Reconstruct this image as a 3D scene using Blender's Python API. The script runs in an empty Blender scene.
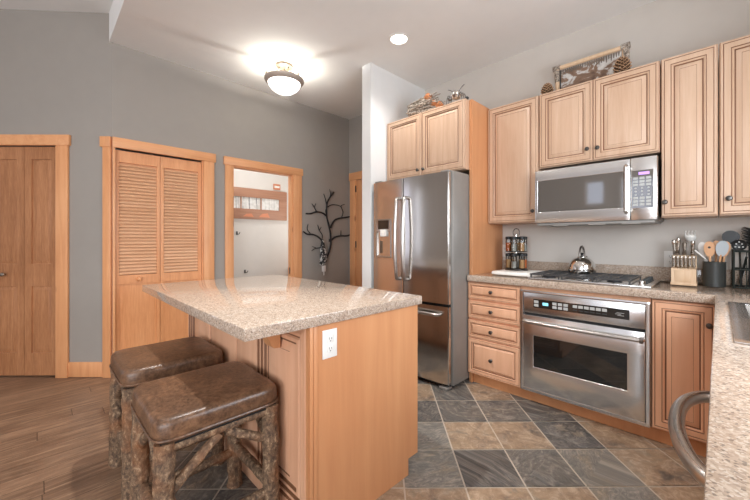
import bpy, bmesh, math, random
from mathutils import Vector, Matrix, noise as mnoise
random.seed(7)
C = bpy.context.scene.collection
S = bpy.context.scene
PI = math.pi

# ------------------------------------------------------------------ camera
cam_d = bpy.data.cameras.new('camera'); cam = bpy.data.objects.new('camera', cam_d); C.objects.link(cam)
cam.location = (0, 0, 1.21); cam.rotation_euler = (PI/2, 0, math.radians(44.51))
cam_d.sensor_width = 36; cam_d.lens = 16.317; cam_d.shift_x = -0.0122; cam_d.shift_y = -0.0137; cam_d.clip_start = 0.02
S.camera = cam
# ------------------------------------------------------------------ world, exposure
W = bpy.data.worlds.new('daylight'); S.world = W; W.use_nodes = True
W.node_tree.nodes['Background'].inputs[0].default_value = (0.82, 0.86, 1.0, 1); W.node_tree.nodes['Background'].inputs[1].default_value = 1.25
S.view_settings.view_transform = 'Standard'; S.view_settings.look = 'None'; S.view_settings.gamma = 1
S.view_settings.use_curve_mapping = False; S.view_settings.exposure = 0.28
S.cycles.max_bounces = 10; S.cycles.diffuse_bounces = 6; S.cycles.glossy_bounces = 5; S.cycles.transmission_bounces = 6
S.cycles.sample_clamp_indirect = 4.0; S.cycles.caustics_reflective = False; S.cycles.caustics_refractive = False
# ------------------------------------------------------------------ large lights
def area(name, loc, target, sx, sy, power, col, spread=180):
    l = bpy.data.lights.new(name, 'AREA'); l.shape = 'RECTANGLE'; l.size = sx; l.size_y = sy; l.energy = power; l.color = col; l.spread = math.radians(spread)
    o = bpy.data.objects.new(name, l); C.objects.link(o); o.location = loc
    d = Vector(target) - Vector(loc); o.rotation_euler = d.to_track_quat('-Z', 'Y').to_euler(); return o
DAY = (0.86, 0.925, 1.0)
area('window_daylight_south_east', (1.4, -4.9, 1.75), (1.4, 0, 1.75), 2.6, 2.1, 140, DAY)
area('window_daylight_west', (-6.3, -2.85, 1.75), (0, -2.85, 1.75), 0.40, 2.1, 4, (0.76, 0.80, 1.0))
area('fridge_fill_west', (-6.3, -4.2, 1.75), (0, -4.2, 1.75), 0.55, 2.1, 2.6, (0.9, 0.93, 1.0))  # added fill, unseen: brightens the right refrigerator door's reflection
area('window_daylight_east', (2.9, -2.6, 1.75), (0, -2.6, 1.75), 2.6, 2.1, 115, DAY)
area('window_daylight_sink', (0.60, 1.55, 1.60), (-2, 1.55, 1.6), 1.25, 0.9, 32, DAY)
WARM = (1.0, 0.975, 0.95)
def spot(name, loc, power, angle, blend=0.6, size=0.05, col=WARM):
    l = bpy.data.lights.new(name, 'SPOT'); l.energy = power; l.spot_size = math.radians(angle); l.spot_blend = blend; l.shadow_soft_size = size; l.color = col
    o = bpy.data.objects.new(name, l); C.objects.link(o); o.location = loc; return o

# ------------------------------------------------------------------ materials
def new_mat(name):
    m = bpy.data.materials.new(name); m.use_nodes = True
    nt = m.node_tree; b = nt.nodes['Principled BSDF']; return m, nt, b
def srgb(r, g, b):
    f = lambda c: ((c/255+0.055)/1.055)**2.4 if c/255 > 0.04045 else c/255/12.92
    return (f(r), f(g), f(b), 1)
def pos(nt, scale=(1, 1, 1), rot=(0, 0, 0)):
    g = nt.nodes.new('ShaderNodeNewGeometry'); mp = nt.nodes.new('ShaderNodeMapping'); mp.vector_type = 'POINT'
    mp.inputs['Scale'].default_value = scale; mp.inputs['Rotation'].default_value = rot
    nt.links.new(g.outputs['Position'], mp.inputs['Vector']); return mp.outputs['Vector']
def noise_n(nt, vec, scale, detail=4, rough=0.5, dist=0.0):
    n = nt.nodes.new('ShaderNodeTexNoise'); n.inputs['Scale'].default_value = scale; n.inputs['Detail'].default_value = detail
    n.inputs['Roughness'].default_value = rough; n.inputs['Distortion'].default_value = dist
    nt.links.new(vec, n.inputs['Vector']); return n.outputs['Fac']
def ramp(nt, fac, stops, const=False):
    r = nt.nodes.new('ShaderNodeValToRGB'); e = r.color_ramp.elements
    if const: r.color_ramp.interpolation = 'CONSTANT'
    e[0].position, e[0].color = stops[0]; e[1].position, e[1].color = stops[-1]
    for p, c in stops[1:-1]:
        k = e.new(p); k.color = c
    nt.links.new(fac, r.inputs['Fac']); return r.outputs['Color']
def mix(nt, fac, a, b, mode='MIX'):
    m = nt.nodes.new('ShaderNodeMix'); m.data_type = 'RGBA'; m.blend_type = mode
    for sock, v in ((m.inputs[0], fac), (m.inputs[6], a), (m.inputs[7], b)):
        if hasattr(v, 'is_linked'): nt.links.new(v, sock)
        else: sock.default_value = v
    return m.outputs[2]
def bump(nt, bsdf, fac, strength, dist=0.01):
    b = nt.nodes.new('ShaderNodeBump'); b.inputs['Strength'].default_value = strength; b.inputs['Distance'].default_value = dist
    nt.links.new(fac, b.inputs['Height']); nt.links.new(b.outputs['Normal'], bsdf.inputs['Normal'])
def plain(name, col, rough=0.5, metal=0.0, emit=0.0, emit_col=None, spec=None, vary=0.04):
    m, nt, b = new_mat(name)
    f = noise_n(nt, pos(nt), 9, 3)
    d = tuple(c*(1-vary) for c in col[:3])+(1,); l = tuple(min(1, c*(1+vary)) for c in col[:3])+(1,)
    nt.links.new(ramp(nt, f, [(0.3, d), (0.7, l)]), b.inputs['Base Color'])
    b.inputs['Roughness'].default_value = rough; b.inputs['Metallic'].default_value = metal
    if spec is not None: b.inputs['Specular IOR Level'].default_value = spec
    if emit: b.inputs['Emission Color'].default_value = emit_col or col; b.inputs['Emission Strength'].default_value = emit
    return m
def wood(name, dark, mid, light, rough=0.4, axis='z', gscale=1.0, knots=None, contrast=1.0):
    m, nt, b = new_mat(name)
    st = {'z': (14, 14, 0.9), 'x': (0.9, 14, 14), 'y': (14, 0.9, 14)}[axis]
    v = pos(nt, tuple(s*gscale for s in st))
    f1 = noise_n(nt, v, 1.6, 5, 0.6, 0.6)
    v2 = pos(nt, tuple(s*gscale*5 for s in st)); f2 = noise_n(nt, v2, 2.2, 3, 0.6)
    c = ramp(nt, f1, [(0.28, dark), (0.5, mid), (0.72, light)])
    c = mix(nt, 0.18*contrast, c, ramp(nt, f2, [(0.35, dark), (0.65, light)]))
    f3 = noise_n(nt, pos(nt, (1, 1, 1)), 1.7, 2)
    c = mix(nt, 0.22, c, ramp(nt, f3, [(0.35, dark), (0.65, light)]))
    if knots:
        vo = nt.nodes.new('ShaderNodeTexVoronoi'); vo.inputs['Scale'].default_value = 1.0
        nt.links.new(pos(nt, {'z': (5.2, 5.2, 2.6), 'x': (2.6, 5.2, 5.2), 'y': (5.2, 2.6, 5.2)}[axis]), vo.inputs['Vector'])
        c = mix(nt, ramp(nt, vo.outputs['Distance'], [(0.09, (0.8, 0.8, 0.8, 1)), (0.17, (0, 0, 0, 1))]), c, knots)
    nt.links.new(c, b.inputs['Base Color']); b.inputs['Roughness'].default_value = rough
    bump(nt, b, f2, 0.06, 0.002)
    return m
M = {}
M['maple'] = wood('maple', srgb(192, 155, 126), srgb(204, 170, 142), srgb(215, 185, 159), 0.36)
M['maple_panel'] = wood('maple_panel', srgb(213, 159, 124), srgb(225, 173, 138), srgb(233, 185, 150), 0.36, gscale=0.6)
M['maple_side'] = wood('maple_side', srgb(198, 136, 92), srgb(208, 148, 102), srgb(216, 158, 112), 0.4, gscale=0.5)
M['glaze'] = plain('glaze', srgb(128, 88, 62), 0.5)
M['pine'] = wood('pine', srgb(206, 140, 92), srgb(222, 158, 108), srgb(232, 174, 126), 0.42, knots=srgb(140, 84, 48))
M['pine_y'] = wood('pine_y', srgb(206, 140, 92), srgb(222, 158, 108), srgb(232, 174, 126), 0.42, axis='y', knots=srgb(140, 84, 48))
M['pine_x'] = wood('pine_x', srgb(206, 140, 92), srgb(222, 158, 108), srgb(232, 174, 126), 0.42, axis='x', knots=srgb(140, 84, 48))
M['fir'] = wood('fir', srgb(138, 88, 54), srgb(170, 114, 74), srgb(198, 142, 100), 0.42, gscale=1.2, contrast=2.4)
M['louver'] = wood('louver', srgb(206, 152, 112), srgb(220, 170, 130), srgb(232, 188, 150), 0.45, axis='y')
M['bifold'] = wood('bifold', srgb(200, 132, 82), srgb(220, 152, 102), srgb(234, 172, 122), 0.42, gscale=0.8, contrast=2.0)
M['bark'] = None
M['wall_dark'] = plain('wall_dark', srgb(154, 147, 139), 0.85, vary=0.015)
M['wall_light'] = plain('wall_light', srgb(206, 199, 190), 0.85, vary=0.015)
M['wall_white'] = plain('wall_white', srgb(226, 226, 224), 0.85, vary=0.015)
M['wall_hall'] = plain('wall_hall', srgb(222, 216, 208), 0.85, vary=0.015)
M['ceiling'] = plain('ceiling', srgb(236, 235, 232), 0.9, vary=0.01)
M['white'] = plain('white', srgb(240, 238, 232), 0.4)
M['black'] = plain('black', srgb(28, 28, 28), 0.45)
M['dark_plastic'] = plain('dark_plastic', srgb(52, 54, 54), 0.5)
M['iron'] = plain('iron', srgb(40, 40, 42), 0.5, metal=0.3)
M['grate_iron'] = plain('grate_iron', srgb(84, 84, 84), 0.35, metal=0.6)
M['pewter'] = plain('pewter', srgb(92, 88, 84), 0.35, metal=0.9)
M['chrome'] = plain('chrome', srgb(222, 220, 216), 0.08, metal=1.0)
M['nickel'] = plain('nickel', srgb(186, 178, 168), 0.25, metal=1.0)
M['white_plate'] = plain('white_plate', srgb(236, 234, 228), 0.35)
M['slot'] = plain('slot', srgb(60, 56, 52), 0.6)
M['black_glass'] = plain('black_glass', srgb(26, 27, 26), 0.04, spec=0.9)
M['mw_glass'] = plain('mw_glass', srgb(70, 66, 62), 0.05, spec=1.0)
M['mw_glass'].node_tree.nodes['Principled BSDF'].inputs['IOR'].default_value = 2.1
M['btn'] = plain('btn', srgb(176, 176, 172), 0.4)
M['cyan_led'] = plain('cyan_led', srgb(120, 190, 210), 0.4, emit=1.2)
M['violet_led'] = plain('violet_led', srgb(170, 130, 210), 0.4, emit=1.0)
M['grey_side'] = plain('grey_side', srgb(150, 147, 142), 0.45, metal=0.4)
M['gasket'] = plain('gasket', srgb(40, 40, 40), 0.7)
M['crock'] = plain('crock', srgb(54, 56, 54), 0.38)
M['spoon'] = wood('spoon', srgb(190, 138, 98), srgb(208, 158, 116), srgb(222, 176, 136), 0.5)
M['block'] = wood('block', srgb(204, 170, 134), srgb(222, 190, 154), srgb(234, 206, 174), 0.45)
M['silicone'] = plain('silicone', srgb(176, 184, 188), 0.5)
M['spice_red'] = plain('spice_red', srgb(206, 108, 52), 0.7)
M['spice_tan'] = plain('spice_tan', srgb(198, 150, 100), 0.7)
M['spice_grey'] = plain('spice_grey', srgb(170, 166, 156), 0.7)
M['rack_metal'] = plain('rack_metal', srgb(40, 46, 42), 0.4, metal=0.5)
def mk_twig():
    m, nt, b = new_mat('twig')
    f = noise_n(nt, pos(nt), 70, 4, 0.7)
    nt.links.new(ramp(nt, f, [(0.34, srgb(84, 70, 60)), (0.5, srgb(150, 136, 122)), (0.66, srgb(206, 196, 184))]), b.inputs['Base Color']); b.inputs['Roughness'].default_value = 0.9
    return m
M['twig'] = mk_twig()
M['twig_orange'] = plain('twig_orange', srgb(188, 122, 78), 0.8, vary=0.2)
M['cone'] = plain('cone', srgb(176, 138, 104), 0.8, vary=0.25)
M['cone_dark'] = plain('cone_dark', srgb(92, 66, 46), 0.85)
M['weathered'] = plain('weathered', srgb(120, 110, 100), 0.8, vary=0.3)
M['frame_brown'] = wood('frame_brown', srgb(160, 112, 86), srgb(176, 128, 102), srgb(190, 144, 116), 0.5, axis='y')
M['plaque'] = plain('plaque', srgb(214, 138, 100), 0.5)
M['lamp_metal'] = plain('lamp_metal', srgb(176, 162, 150), 0.45, metal=0.1)
M['lamp_canopy'] = plain('lamp_canopy', srgb(112, 100, 90), 0.5, metal=0.1)
M['glass_lamp'] = plain('glass_lamp', srgb(255, 250, 240), 0.4, emit=2.2, emit_col=(1, 0.97, 0.92, 1))
M['can_glow'] = plain('can_glow', srgb(255, 252, 245), 0.4, emit=5.0, emit_col=(1, 0.96, 0.9, 1))
M['tag_white'] = plain('tag_white', srgb(228, 226, 222), 0.6)

def mk_steel(name, col, rough, axis, strength=0.05):
    m, nt, b = new_mat(name)
    st = {'z': (260, 260, 1.0), 'h': (1.0, 1.0, 260)}[axis]
    f = noise_n(nt, pos(nt, st), 1.0, 3, 0.6)
    d = tuple(c*0.93 for c in col[:3])+(1,)
    nt.links.new(ramp(nt, f, [(0.3, d), (0.7, col)]), b.inputs['Base Color'])
    b.inputs['Metallic'].default_value = 1.0
    mr = nt.nodes.new('ShaderNodeMapRange'); mr.inputs[3].default_value = rough*0.85; mr.inputs[4].default_value = rough*1.2
    nt.links.new(f, mr.inputs[0]); nt.links.new(mr.outputs[0], b.inputs['Roughness'])
    f2 = noise_n(nt, pos(nt), 3.0, 1)
    bump(nt, b, f2, strength, 0.02)
    return m
M['steel'] = mk_steel('steel', srgb(232, 231, 230), 0.22, 'h', 0.08)
M['steel_v'] = mk_steel('steel_v', srgb(206, 202, 198), 0.15, 'z', 0.07)
M['steel_handle'] = mk_steel('steel_handle', srgb(190, 184, 178), 0.28, 'h', 0.0)
M['steel_dark'] = mk_steel('steel_dark', srgb(136, 130, 124), 0.32, 'h', 0.0)

def mk_granite():
    m, nt, b = new_mat('granite')
    v = pos(nt)
    vo = nt.nodes.new('ShaderNodeTexVoronoi'); vo.inputs['Scale'].default_value = 250; nt.links.new(v, vo.inputs['Vector'])
    sep = nt.nodes.new('ShaderNodeSeparateColor'); nt.links.new(vo.outputs['Color'], sep.inputs[0])
    c = ramp(nt, sep.outputs[0], [(0.0, srgb(104, 90, 80)), (0.09, srgb(150, 130, 114)), (0.28, srgb(174, 151, 132)), (0.58, srgb(194, 173, 154)), (0.84, srgb(209, 194, 178))], True)
    f = noise_n(nt, v, 55, 4, 0.7)
    c = mix(nt, 0.35, c, ramp(nt, f, [(0.34, srgb(146, 124, 108)), (0.5, srgb(182, 165, 148)), (0.68, srgb(205, 193, 178))]))
    nt.links.new(c, b.inputs['Base Color']); b.inputs['Roughness'].default_value = 0.05; b.inputs['Specular IOR Level'].default_value = 0.42
    return m
M['granite'] = mk_granite()

def mk_slate():
    m, nt, b = new_mat('slate')
    at = nt.nodes.new('ShaderNodeAttribute'); at.attribute_name = 'tint'
    sep = nt.nodes.new('ShaderNodeSeparateColor'); nt.links.new(at.outputs['Color'], sep.inputs[0])
    g = nt.nodes.new('ShaderNodeNewGeometry')
    add = nt.nodes.new('ShaderNodeVectorMath'); add.operation = 'MULTIPLY_ADD'
    add.inputs[1].default_value = (9, 9, 9); nt.links.new(at.outputs['Color'], add.inputs[0]); nt.links.new(g.outputs['Position'], add.inputs[2])
    v = add.outputs[0]
    f1 = noise_n(nt, v, 6.5, 8, 0.68, 0.5); f2 = noise_n(nt, v, 30, 6, 0.72)
    dark = ramp(nt, f2, [(0.3, srgb(30, 34, 38)), (0.5, srgb(60, 64, 68)), (0.7, srgb(100, 104, 108))])
    rust = ramp(nt, f1, [(0.32, srgb(96, 86, 76)), (0.44, srgb(160, 130, 102)), (0.56, srgb(190, 158, 124)), (0.70, srgb(126, 118, 108))])
    grey = ramp(nt, f1, [(0.30, srgb(104, 106, 106)), (0.5, srgb(134, 132, 126)), (0.64, srgb(152, 138, 118))])
    m1 = mix(nt, sep.outputs[0], dark, rust)            # red channel: rust share
    m2 = mix(nt, sep.outputs[1], m1, grey)              # green channel: grey share
    blot = ramp(nt, f1, [(0.60, (0, 0, 0, 1)), (0.64, (0.7, 0.7, 0.7, 1))])
    mm = nt.nodes.new('ShaderNodeMath'); mm.operation = 'MULTIPLY'; nt.links.new(blot, mm.inputs[0]); nt.links.new(sep.outputs[2], mm.inputs[1])
    c = mix(nt, mm.outputs[0], m2, srgb(178, 160, 134))
    f4 = noise_n(nt, v, 15, 7, 0.75, 1.5)
    c = mix(nt, 0.42, c, ramp(nt, f4, [(0.36, srgb(52, 50, 48)), (0.5, srgb(116, 108, 98)), (0.64, srgb(190, 178, 162))]))
    nt.links.new(c, b.inputs['Base Color']); b.inputs['Roughness'].default_value = 0.42
    bump(nt, b, f2, 0.25, 0.004)
    return m
M['slate'] = mk_slate()
M['grout'] = plain('grout', srgb(196, 184, 168), 0.9)

def mk_woodfloor():
    m, nt, b = new_mat('floor_planks')
    def math_n(op, a, c=None, v=None):
        n = nt.nodes.new('ShaderNodeMath'); n.operation = op
        for i_, q in ((0, a), (1, c if c is not None else v)):
            if q is None: continue
            if hasattr(q, 'is_linked'): nt.links.new(q, n.inputs[i_])
            else: n.inputs[i_].default_value = q
        return n.outputs[0]
    g = nt.nodes.new('ShaderNodeNewGeometry'); sp = nt.nodes.new('ShaderNodeSeparateXYZ'); nt.links.new(g.outputs['Position'], sp.inputs[0])
    xr = math_n('DIVIDE', sp.outputs[0], v=0.127); row = math_n('FLOOR', xr)
    wn = nt.nodes.new('ShaderNodeTexWhiteNoise'); wn.noise_dimensions = '1D'; nt.links.new(row, wn.inputs['W'])
    yr = math_n('ADD', math_n('DIVIDE', sp.outputs[1], v=1.15), math_n('MULTIPLY', wn.outputs['Value'], v=9.0)); col = math_n('FLOOR', yr)
    cb = nt.nodes.new('ShaderNodeCombineXYZ'); nt.links.new(row, cb.inputs[0]); nt.links.new(col, cb.inputs[1])
    w2 = nt.nodes.new('ShaderNodeTexWhiteNoise'); w2.noise_dimensions = '2D'; nt.links.new(cb.outputs[0], w2.inputs['Vector'])
    fx = math_n('FRACT', xr); fy = math_n('FRACT', yr)
    ex = math_n('MINIMUM', fx, math_n('SUBTRACT', 1.0, fx)); ey = math_n('MINIMUM', fy, math_n('SUBTRACT', 1.0, fy))
    seam = math_n('MAXIMUM', math_n('LESS_THAN', ex, v=0.012), math_n('LESS_THAN', ey, v=0.0016))
    tone = ramp(nt, w2.outputs['Value'], [(0.0, srgb(98, 76, 60)), (0.5, srgb(126, 99, 78)), (1.0, srgb(160, 128, 102))])
    va = nt.nodes.new('ShaderNodeVectorMath'); va.operation = 'MULTIPLY_ADD'; va.inputs[1].default_value = (5, 5, 5)
    nt.links.new(w2.outputs['Color'], va.inputs[0]); nt.links.new(pos(nt, (16, 1.5, 1)), va.inputs[2])
    f1 = noise_n(nt, va.outputs[0], 2.0, 7, 0.72, 0.9)
    c = mix(nt, 0.68, tone, ramp(nt, f1, [(0.30, srgb(66, 48, 36)), (0.5, srgb(126, 98, 78)), (0.68, srgb(188, 156, 126))]))
    f3 = noise_n(nt, pos(nt, (1, 1, 1)), 3.0, 4)
    c = mix(nt, 0.25, c, ramp(nt, f3, [(0.35, srgb(92, 70, 54)), (0.65, srgb(164, 132, 106))]))
    c = mix(nt, seam, c, srgb(64, 48, 38))
    nt.links.new(c, b.inputs['Base Color']); b.inputs['Roughness'].default_value = 0.38
    bump(nt, b, f1, 0.25, 0.004)
    return m
M['floor_planks'] = mk_woodfloor()

def mk_leather():
    m, nt, b = new_mat('leather')
    v = pos(nt)
    f1 = noise_n(nt, v, 12, 8, 0.75, 0.8); f2 = noise_n(nt, v, 70, 5, 0.7)
    c = ramp(nt, f1, [(0.28, srgb(44, 28, 19)), (0.48, srgb(80, 54, 37)), (0.70, srgb(140, 102, 74))])
    c = mix(nt, 0.4, c, ramp(nt, f2, [(0.34, srgb(58, 38, 26)), (0.66, srgb(146, 112, 86))]))
    vo = nt.nodes.new('ShaderNodeTexVoronoi'); vo.feature = 'DISTANCE_TO_EDGE'; vo.inputs['Scale'].default_value = 26; nt.links.new(v, vo.inputs['Vector'])
    nt.links.new(c, b.inputs['Base Color']); b.inputs['Roughness'].default_value = 0.33
    bump(nt, b, f2, 0.30, 0.003)
    return m
M['leather'] = mk_leather()
def mk_bark():
    m, nt, b = new_mat('bark')
    f1 = noise_n(nt, pos(nt, (1, 1, 0.7)), 62, 6, 0.75, 0.4); f2 = noise_n(nt, pos(nt), 7, 3)
    f3 = noise_n(nt, pos(nt), 80, 4, 0.7)
    c = ramp(nt, f1, [(0.30, srgb(46, 34, 26)), (0.44, srgb(96, 74, 56)), (0.56, srgb(136, 108, 82)), (0.68, srgb(196, 170, 138))])
    c = mix(nt, ramp(nt, f2, [(0.5, (0, 0, 0, 1)), (0.68, (0.55, 0.55, 0.55, 1))]), c, srgb(158, 98, 54))
    nt.links.new(c, b.inputs['Base Color']); b.inputs['Roughness'].default_value = 0.6
    bump(nt, b, f1, 0.9, 0.010)
    return m
M['bark'] = mk_bark()
def mk_glass(name, tint=(1, 1, 1, 1)):
    m, nt, b = new_mat(name)
    t = nt.nodes.new('ShaderNodeBsdfTransparent'); t.inputs[0].default_value = tint
    gl = nt.nodes.new('ShaderNodeBsdfGlossy'); gl.inputs['Roughness'].default_value = 0.03
    mx = nt.nodes.new('ShaderNodeMixShader'); fr = nt.nodes.new('ShaderNodeFresnel'); fr.inputs[0].default_value = 1.45
    nt.links.new(fr.outputs[0], mx.inputs[0]); nt.links.new(t.outputs[0], mx.inputs[1]); nt.links.new(gl.outputs[0], mx.inputs[2])
    nt.links.new(mx.outputs[0], nt.nodes['Material Output'].inputs[0]); return m
M['jar_glass'] = mk_glass('jar_glass', (0.9, 0.92, 0.92, 1))
def mk_birch():
    m, nt, b = new_mat('birch_picture')
    f = noise_n(nt, pos(nt, (1, 26, 1.2)), 1.5, 3, 0.6)
    f2 = noise_n(nt, pos(nt, (1, 12, 12)), 2.0, 4)
    c = ramp(nt, f, [(0.32, srgb(98, 96, 92)), (0.42, srgb(226, 224, 218)), (0.62, srgb(244, 243, 238)), (0.72, srgb(168, 166, 160))])
    c = mix(nt, 0.2, c, ramp(nt, f2, [(0.4, srgb(150, 148, 142)), (0.6, srgb(250, 250, 248))]))
    nt.links.new(c, b.inputs['Base Color']); b.inputs['Roughness'].default_value = 0.08; return m
M['birch'] = mk_birch()
def mk_snow():
    m, nt, b = new_mat('snow_scene')
    f = noise_n(nt, pos(nt, (5, 1, 9)), 1.6, 5, 0.6, 0.5)
    c = ramp(nt, f, [(0.36, srgb(96, 74, 60)), (0.52, srgb(140, 112, 92)), (0.56, srgb(196, 192, 186)), (0.66, srgb(220, 218, 214))])
    nt.links.new(c, b.inputs['Base Color']); b.inputs['Roughness'].default_value = 0.7; return m
M['snow'] = mk_snow()
def mk_cloth():
    m, nt, b = new_mat('patterned_cloth')
    f = noise_n(nt, pos(nt), 30, 2, 0.5)
    nt.links.new(ramp(nt, f, [(0.50, srgb(40, 42, 44)), (0.58, srgb(190, 188, 184))], False), b.inputs['Base Color']); b.inputs['Roughness'].default_value = 0.8
    return m
M['cloth'] = mk_cloth()

# ------------------------------------------------------------------ mesh helpers
def frame(O, U, N):
    U = Vector(U).normalized(); N = Vector(N).normalized(); V = Vector((0, 0, 1))
    m = Matrix((U, V, N)).transposed().to_4x4(); m.translation = Vector(O); return m    # local (u, v, n)
class MB:
    def __init__(s, m=None): s.bm = bmesh.new(); s.m = m or Matrix.Identity(4)
    def P(s, p): return s.m @ Vector(p)
    def box(s, a0, a1, b0, b1, c0, c1, bev=0.0, seg=2, mi=0):
        vs = [s.bm.verts.new(s.P(p)) for p in ((a0,b0,c0),(a1,b0,c0),(a1,b1,c0),(a0,b1,c0),(a0,b0,c1),(a1,b0,c1),(a1,b1,c1),(a0,b1,c1))]
        fs = [s.bm.faces.new([vs[i] for i in q]) for q in ((0,3,2,1),(4,5,6,7),(0,1,5,4),(1,2,6,5),(2,3,7,6),(3,0,4,7))]
        for f in fs: f.material_index = mi
        if bev > 0:
            es = list({e for f in fs for e in f.edges})
            r = bmesh.ops.bevel(s.bm, geom=es, offset=bev, segments=seg, affect='EDGES', profile=0.5)
            for f in r['faces']: f.material_index = mi
        return s
    def tube(s, pts, rad, seg=10, mi=0, cap=True, closed=False, wob=0.0, seed=0):
        pts = [s.P(p) for p in pts]; n = len(pts)
        rads = rad if isinstance(rad, (list, tuple)) else [rad]*n
        rings = []; prev = None
        for i in range(n):
            if closed: t = pts[(i+1) % n]-pts[i-1]
            else: t = pts[min(i+1, n-1)]-pts[max(i-1, 0)]
            t.normalize()
            if prev is None:
                a = Vector((0, 0, 1)) if abs(t.z) < 0.9 else Vector((1, 0, 0)); x = t.cross(a).normalized()
            else: x = (prev - t*prev.dot(t)).normalized()
            prev = x; y = t.cross(x)
            ring = []
            for k in range(seg):
                an = 2*PI*k/seg; r = rads[i]
                d = x*math.cos(an)+y*math.sin(an)
                if wob: r *= 1+wob*mnoise.noise((pts[i]+d*0.03)*22+Vector((seed*7.3, 0, 0)))
                ring.append(s.bm.verts.new(pts[i]+d*r))
            rings.append(ring)
        m_ = n if closed else n-1
        for i in range(m_):
            a, b = rings[i], rings[(i+1) % n]
            for k in range(seg):
                f = s.bm.faces.new((a[k], a[(k+1) % seg], b[(k+1) % seg], b[k])); f.material_index = mi
        if cap and not closed:
            for ring in (rings[0], rings[-1]): s.bm.faces.new(ring).material_index = mi
        return s
    def lathe(s, c, prof, seg=24, mi=0, axis=2):
        c = Vector(c); rings = []
        for r, h in prof:
            ring = []
            for k in range(seg):
                an = 2*PI*k/seg; x, y = r*math.cos(an), r*math.sin(an)
                p = {2: (x, y, h), 1: (x, h, y), 0: (h, x, y)}[axis]
                ring.append(s.bm.verts.new(s.P(c+Vector(p))))
            rings.append(ring)
        for a, b in zip(rings, rings[1:]):
            for k in range(seg): s.bm.faces.new((a[k], a[(k+1) % seg], b[(k+1) % seg], b[k])).material_index = mi
        for ring in (rings[0], rings[-1]): s.bm.faces.new(ring).material_index = mi
        return s
    def prism(s, poly, c0, c1, mi=0):                # polygon in the first two local axes, extruded along the third
        a = [s.bm.verts.new(s.P((p[0], p[1], c0))) for p in poly]; b = [s.bm.verts.new(s.P((p[0], p[1], c1))) for p in poly]
        s.bm.faces.new(a).material_index = mi; s.bm.faces.new(b).material_index = mi
        for i in range(len(poly)): s.bm.faces.new((a[i], a[(i+1) % len(poly)], b[(i+1) % len(poly)], b[i])).material_index = mi
        return s
    def cells(s, us, vs, keep, n0, n1, bev=0.0):     # a slab made of grid cells, with openings where keep() is false
        vd = {}
        def V(i, j, k):
            if (i, j, k) not in vd: vd[(i, j, k)] = s.bm.verts.new(s.P((us[i], vs[j], n1 if k else n0)))
            return vd[(i, j, k)]
        K = lambda i, j: 0 <= i < len(us)-1 and 0 <= j < len(vs)-1 and keep((us[i]+us[i+1])/2, (vs[j]+vs[j+1])/2)
        fs = []
        for i in range(len(us)-1):
            for j in range(len(vs)-1):
                if not K(i, j): continue
                for k in (0, 1): fs.append(s.bm.faces.new((V(i,j,k), V(i+1,j,k), V(i+1,j+1,k), V(i,j+1,k))))
                for (di, dj, e) in ((-1,0,((i,j),(i,j+1))), (1,0,((i+1,j),(i+1,j+1))), (0,-1,((i,j),(i+1,j))), (0,1,((i,j+1),(i+1,j+1)))):
                    if not K(i+di, j+dj): fs.append(s.bm.faces.new((V(*e[0],0), V(*e[1],0), V(*e[1],1), V(*e[0],1))))
        if bev > 0:
            bmesh.ops.recalc_face_normals(s.bm, faces=s.bm.faces[:])
            es = [e for e in s.bm.edges if len(e.link_faces) == 2 and e.calc_face_angle() > 1.0]
            bmesh.ops.bevel(s.bm, geom=es, offset=bev, segments=2, affect='EDGES', profile=0.5)
        return s
    def rings(s, w, h, prof, u0=0.0, v0=0.0):        # nested rectangles: (inset, out, material) -> raised panel fronts
        loops = []
        for ins, out, mi in prof:
            loops.append(([s.bm.verts.new(s.P((u0+a, v0+b, out))) for a, b in ((ins, ins), (w-ins, ins), (w-ins, h-ins), (ins, h-ins))], mi))
        for (a, _), (b, mi) in zip(loops, loops[1:]):
            for k in range(4): s.bm.faces.new((a[k], a[(k+1) % 4], b[(k+1) % 4], b[k])).material_index = mi
        s.bm.faces.new(loops[-1][0]).material_index = 0
        s.bm.faces.new(loops[0][0]).material_index = 0
        return s
    def build(s, name, mats, parent=None, angle=35, bv=None):
        bmesh.ops.recalc_face_normals(s.bm, faces=s.bm.faces[:])
        me = bpy.data.meshes.new(name); 
        if parent is not None: off = wloc(parent)
        else:
            cs = [v.co for v in s.bm.verts]
            off = Vector(((min(c.x for c in cs)+max(c.x for c in cs))/2, (min(c.y for c in cs)+max(c.y for c in cs))/2, min(c.z for c in cs)))
        bmesh.ops.translate(s.bm, verts=s.bm.verts[:], vec=-off)
        s.bm.to_mesh(me); s.bm.free()
        for mm in (mats if isinstance(mats, (list, tuple)) else [mats]): me.materials.append(M[mm] if isinstance(mm, str) else mm)
        me.polygons.foreach_set('use_smooth', [True]*len(me.polygons)); me.set_sharp_from_angle(angle=math.radians(angle))
        o = bpy.data.objects.new(name, me); C.objects.link(o)
        if parent is not None: o.parent = parent
        else: o.location = off
        return o
def wloc(o):
    v = Vector((0, 0, 0))
    while o is not None: v += Vector(o.location); o = o.parent
    return v
def thing(name, label, cat, loc, group=None):
    o = bpy.data.objects.new(name, None); C.objects.link(o); o.location = loc; o.empty_display_size = 0.05
    o['label'] = label; o['category'] = cat
    if group: o['group'] = group
    return o
def tag(o, label, cat, group=None):
    o['label'] = label; o['category'] = cat
    if group: o['group'] = group
    return o
def struct(o, label): o['kind'] = 'structure'; o['label'] = label; return o
def dup(o, loc, label=None):
    r = o.copy(); C.objects.link(r); r.location = loc
    if label: r['label'] = label
    for ch in list(o.children):
        c = ch.copy(); C.objects.link(c); c.parent = r
        for g in list(ch.children):
            d = g.copy(); C.objects.link(d); d.parent = c
    return r

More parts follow.
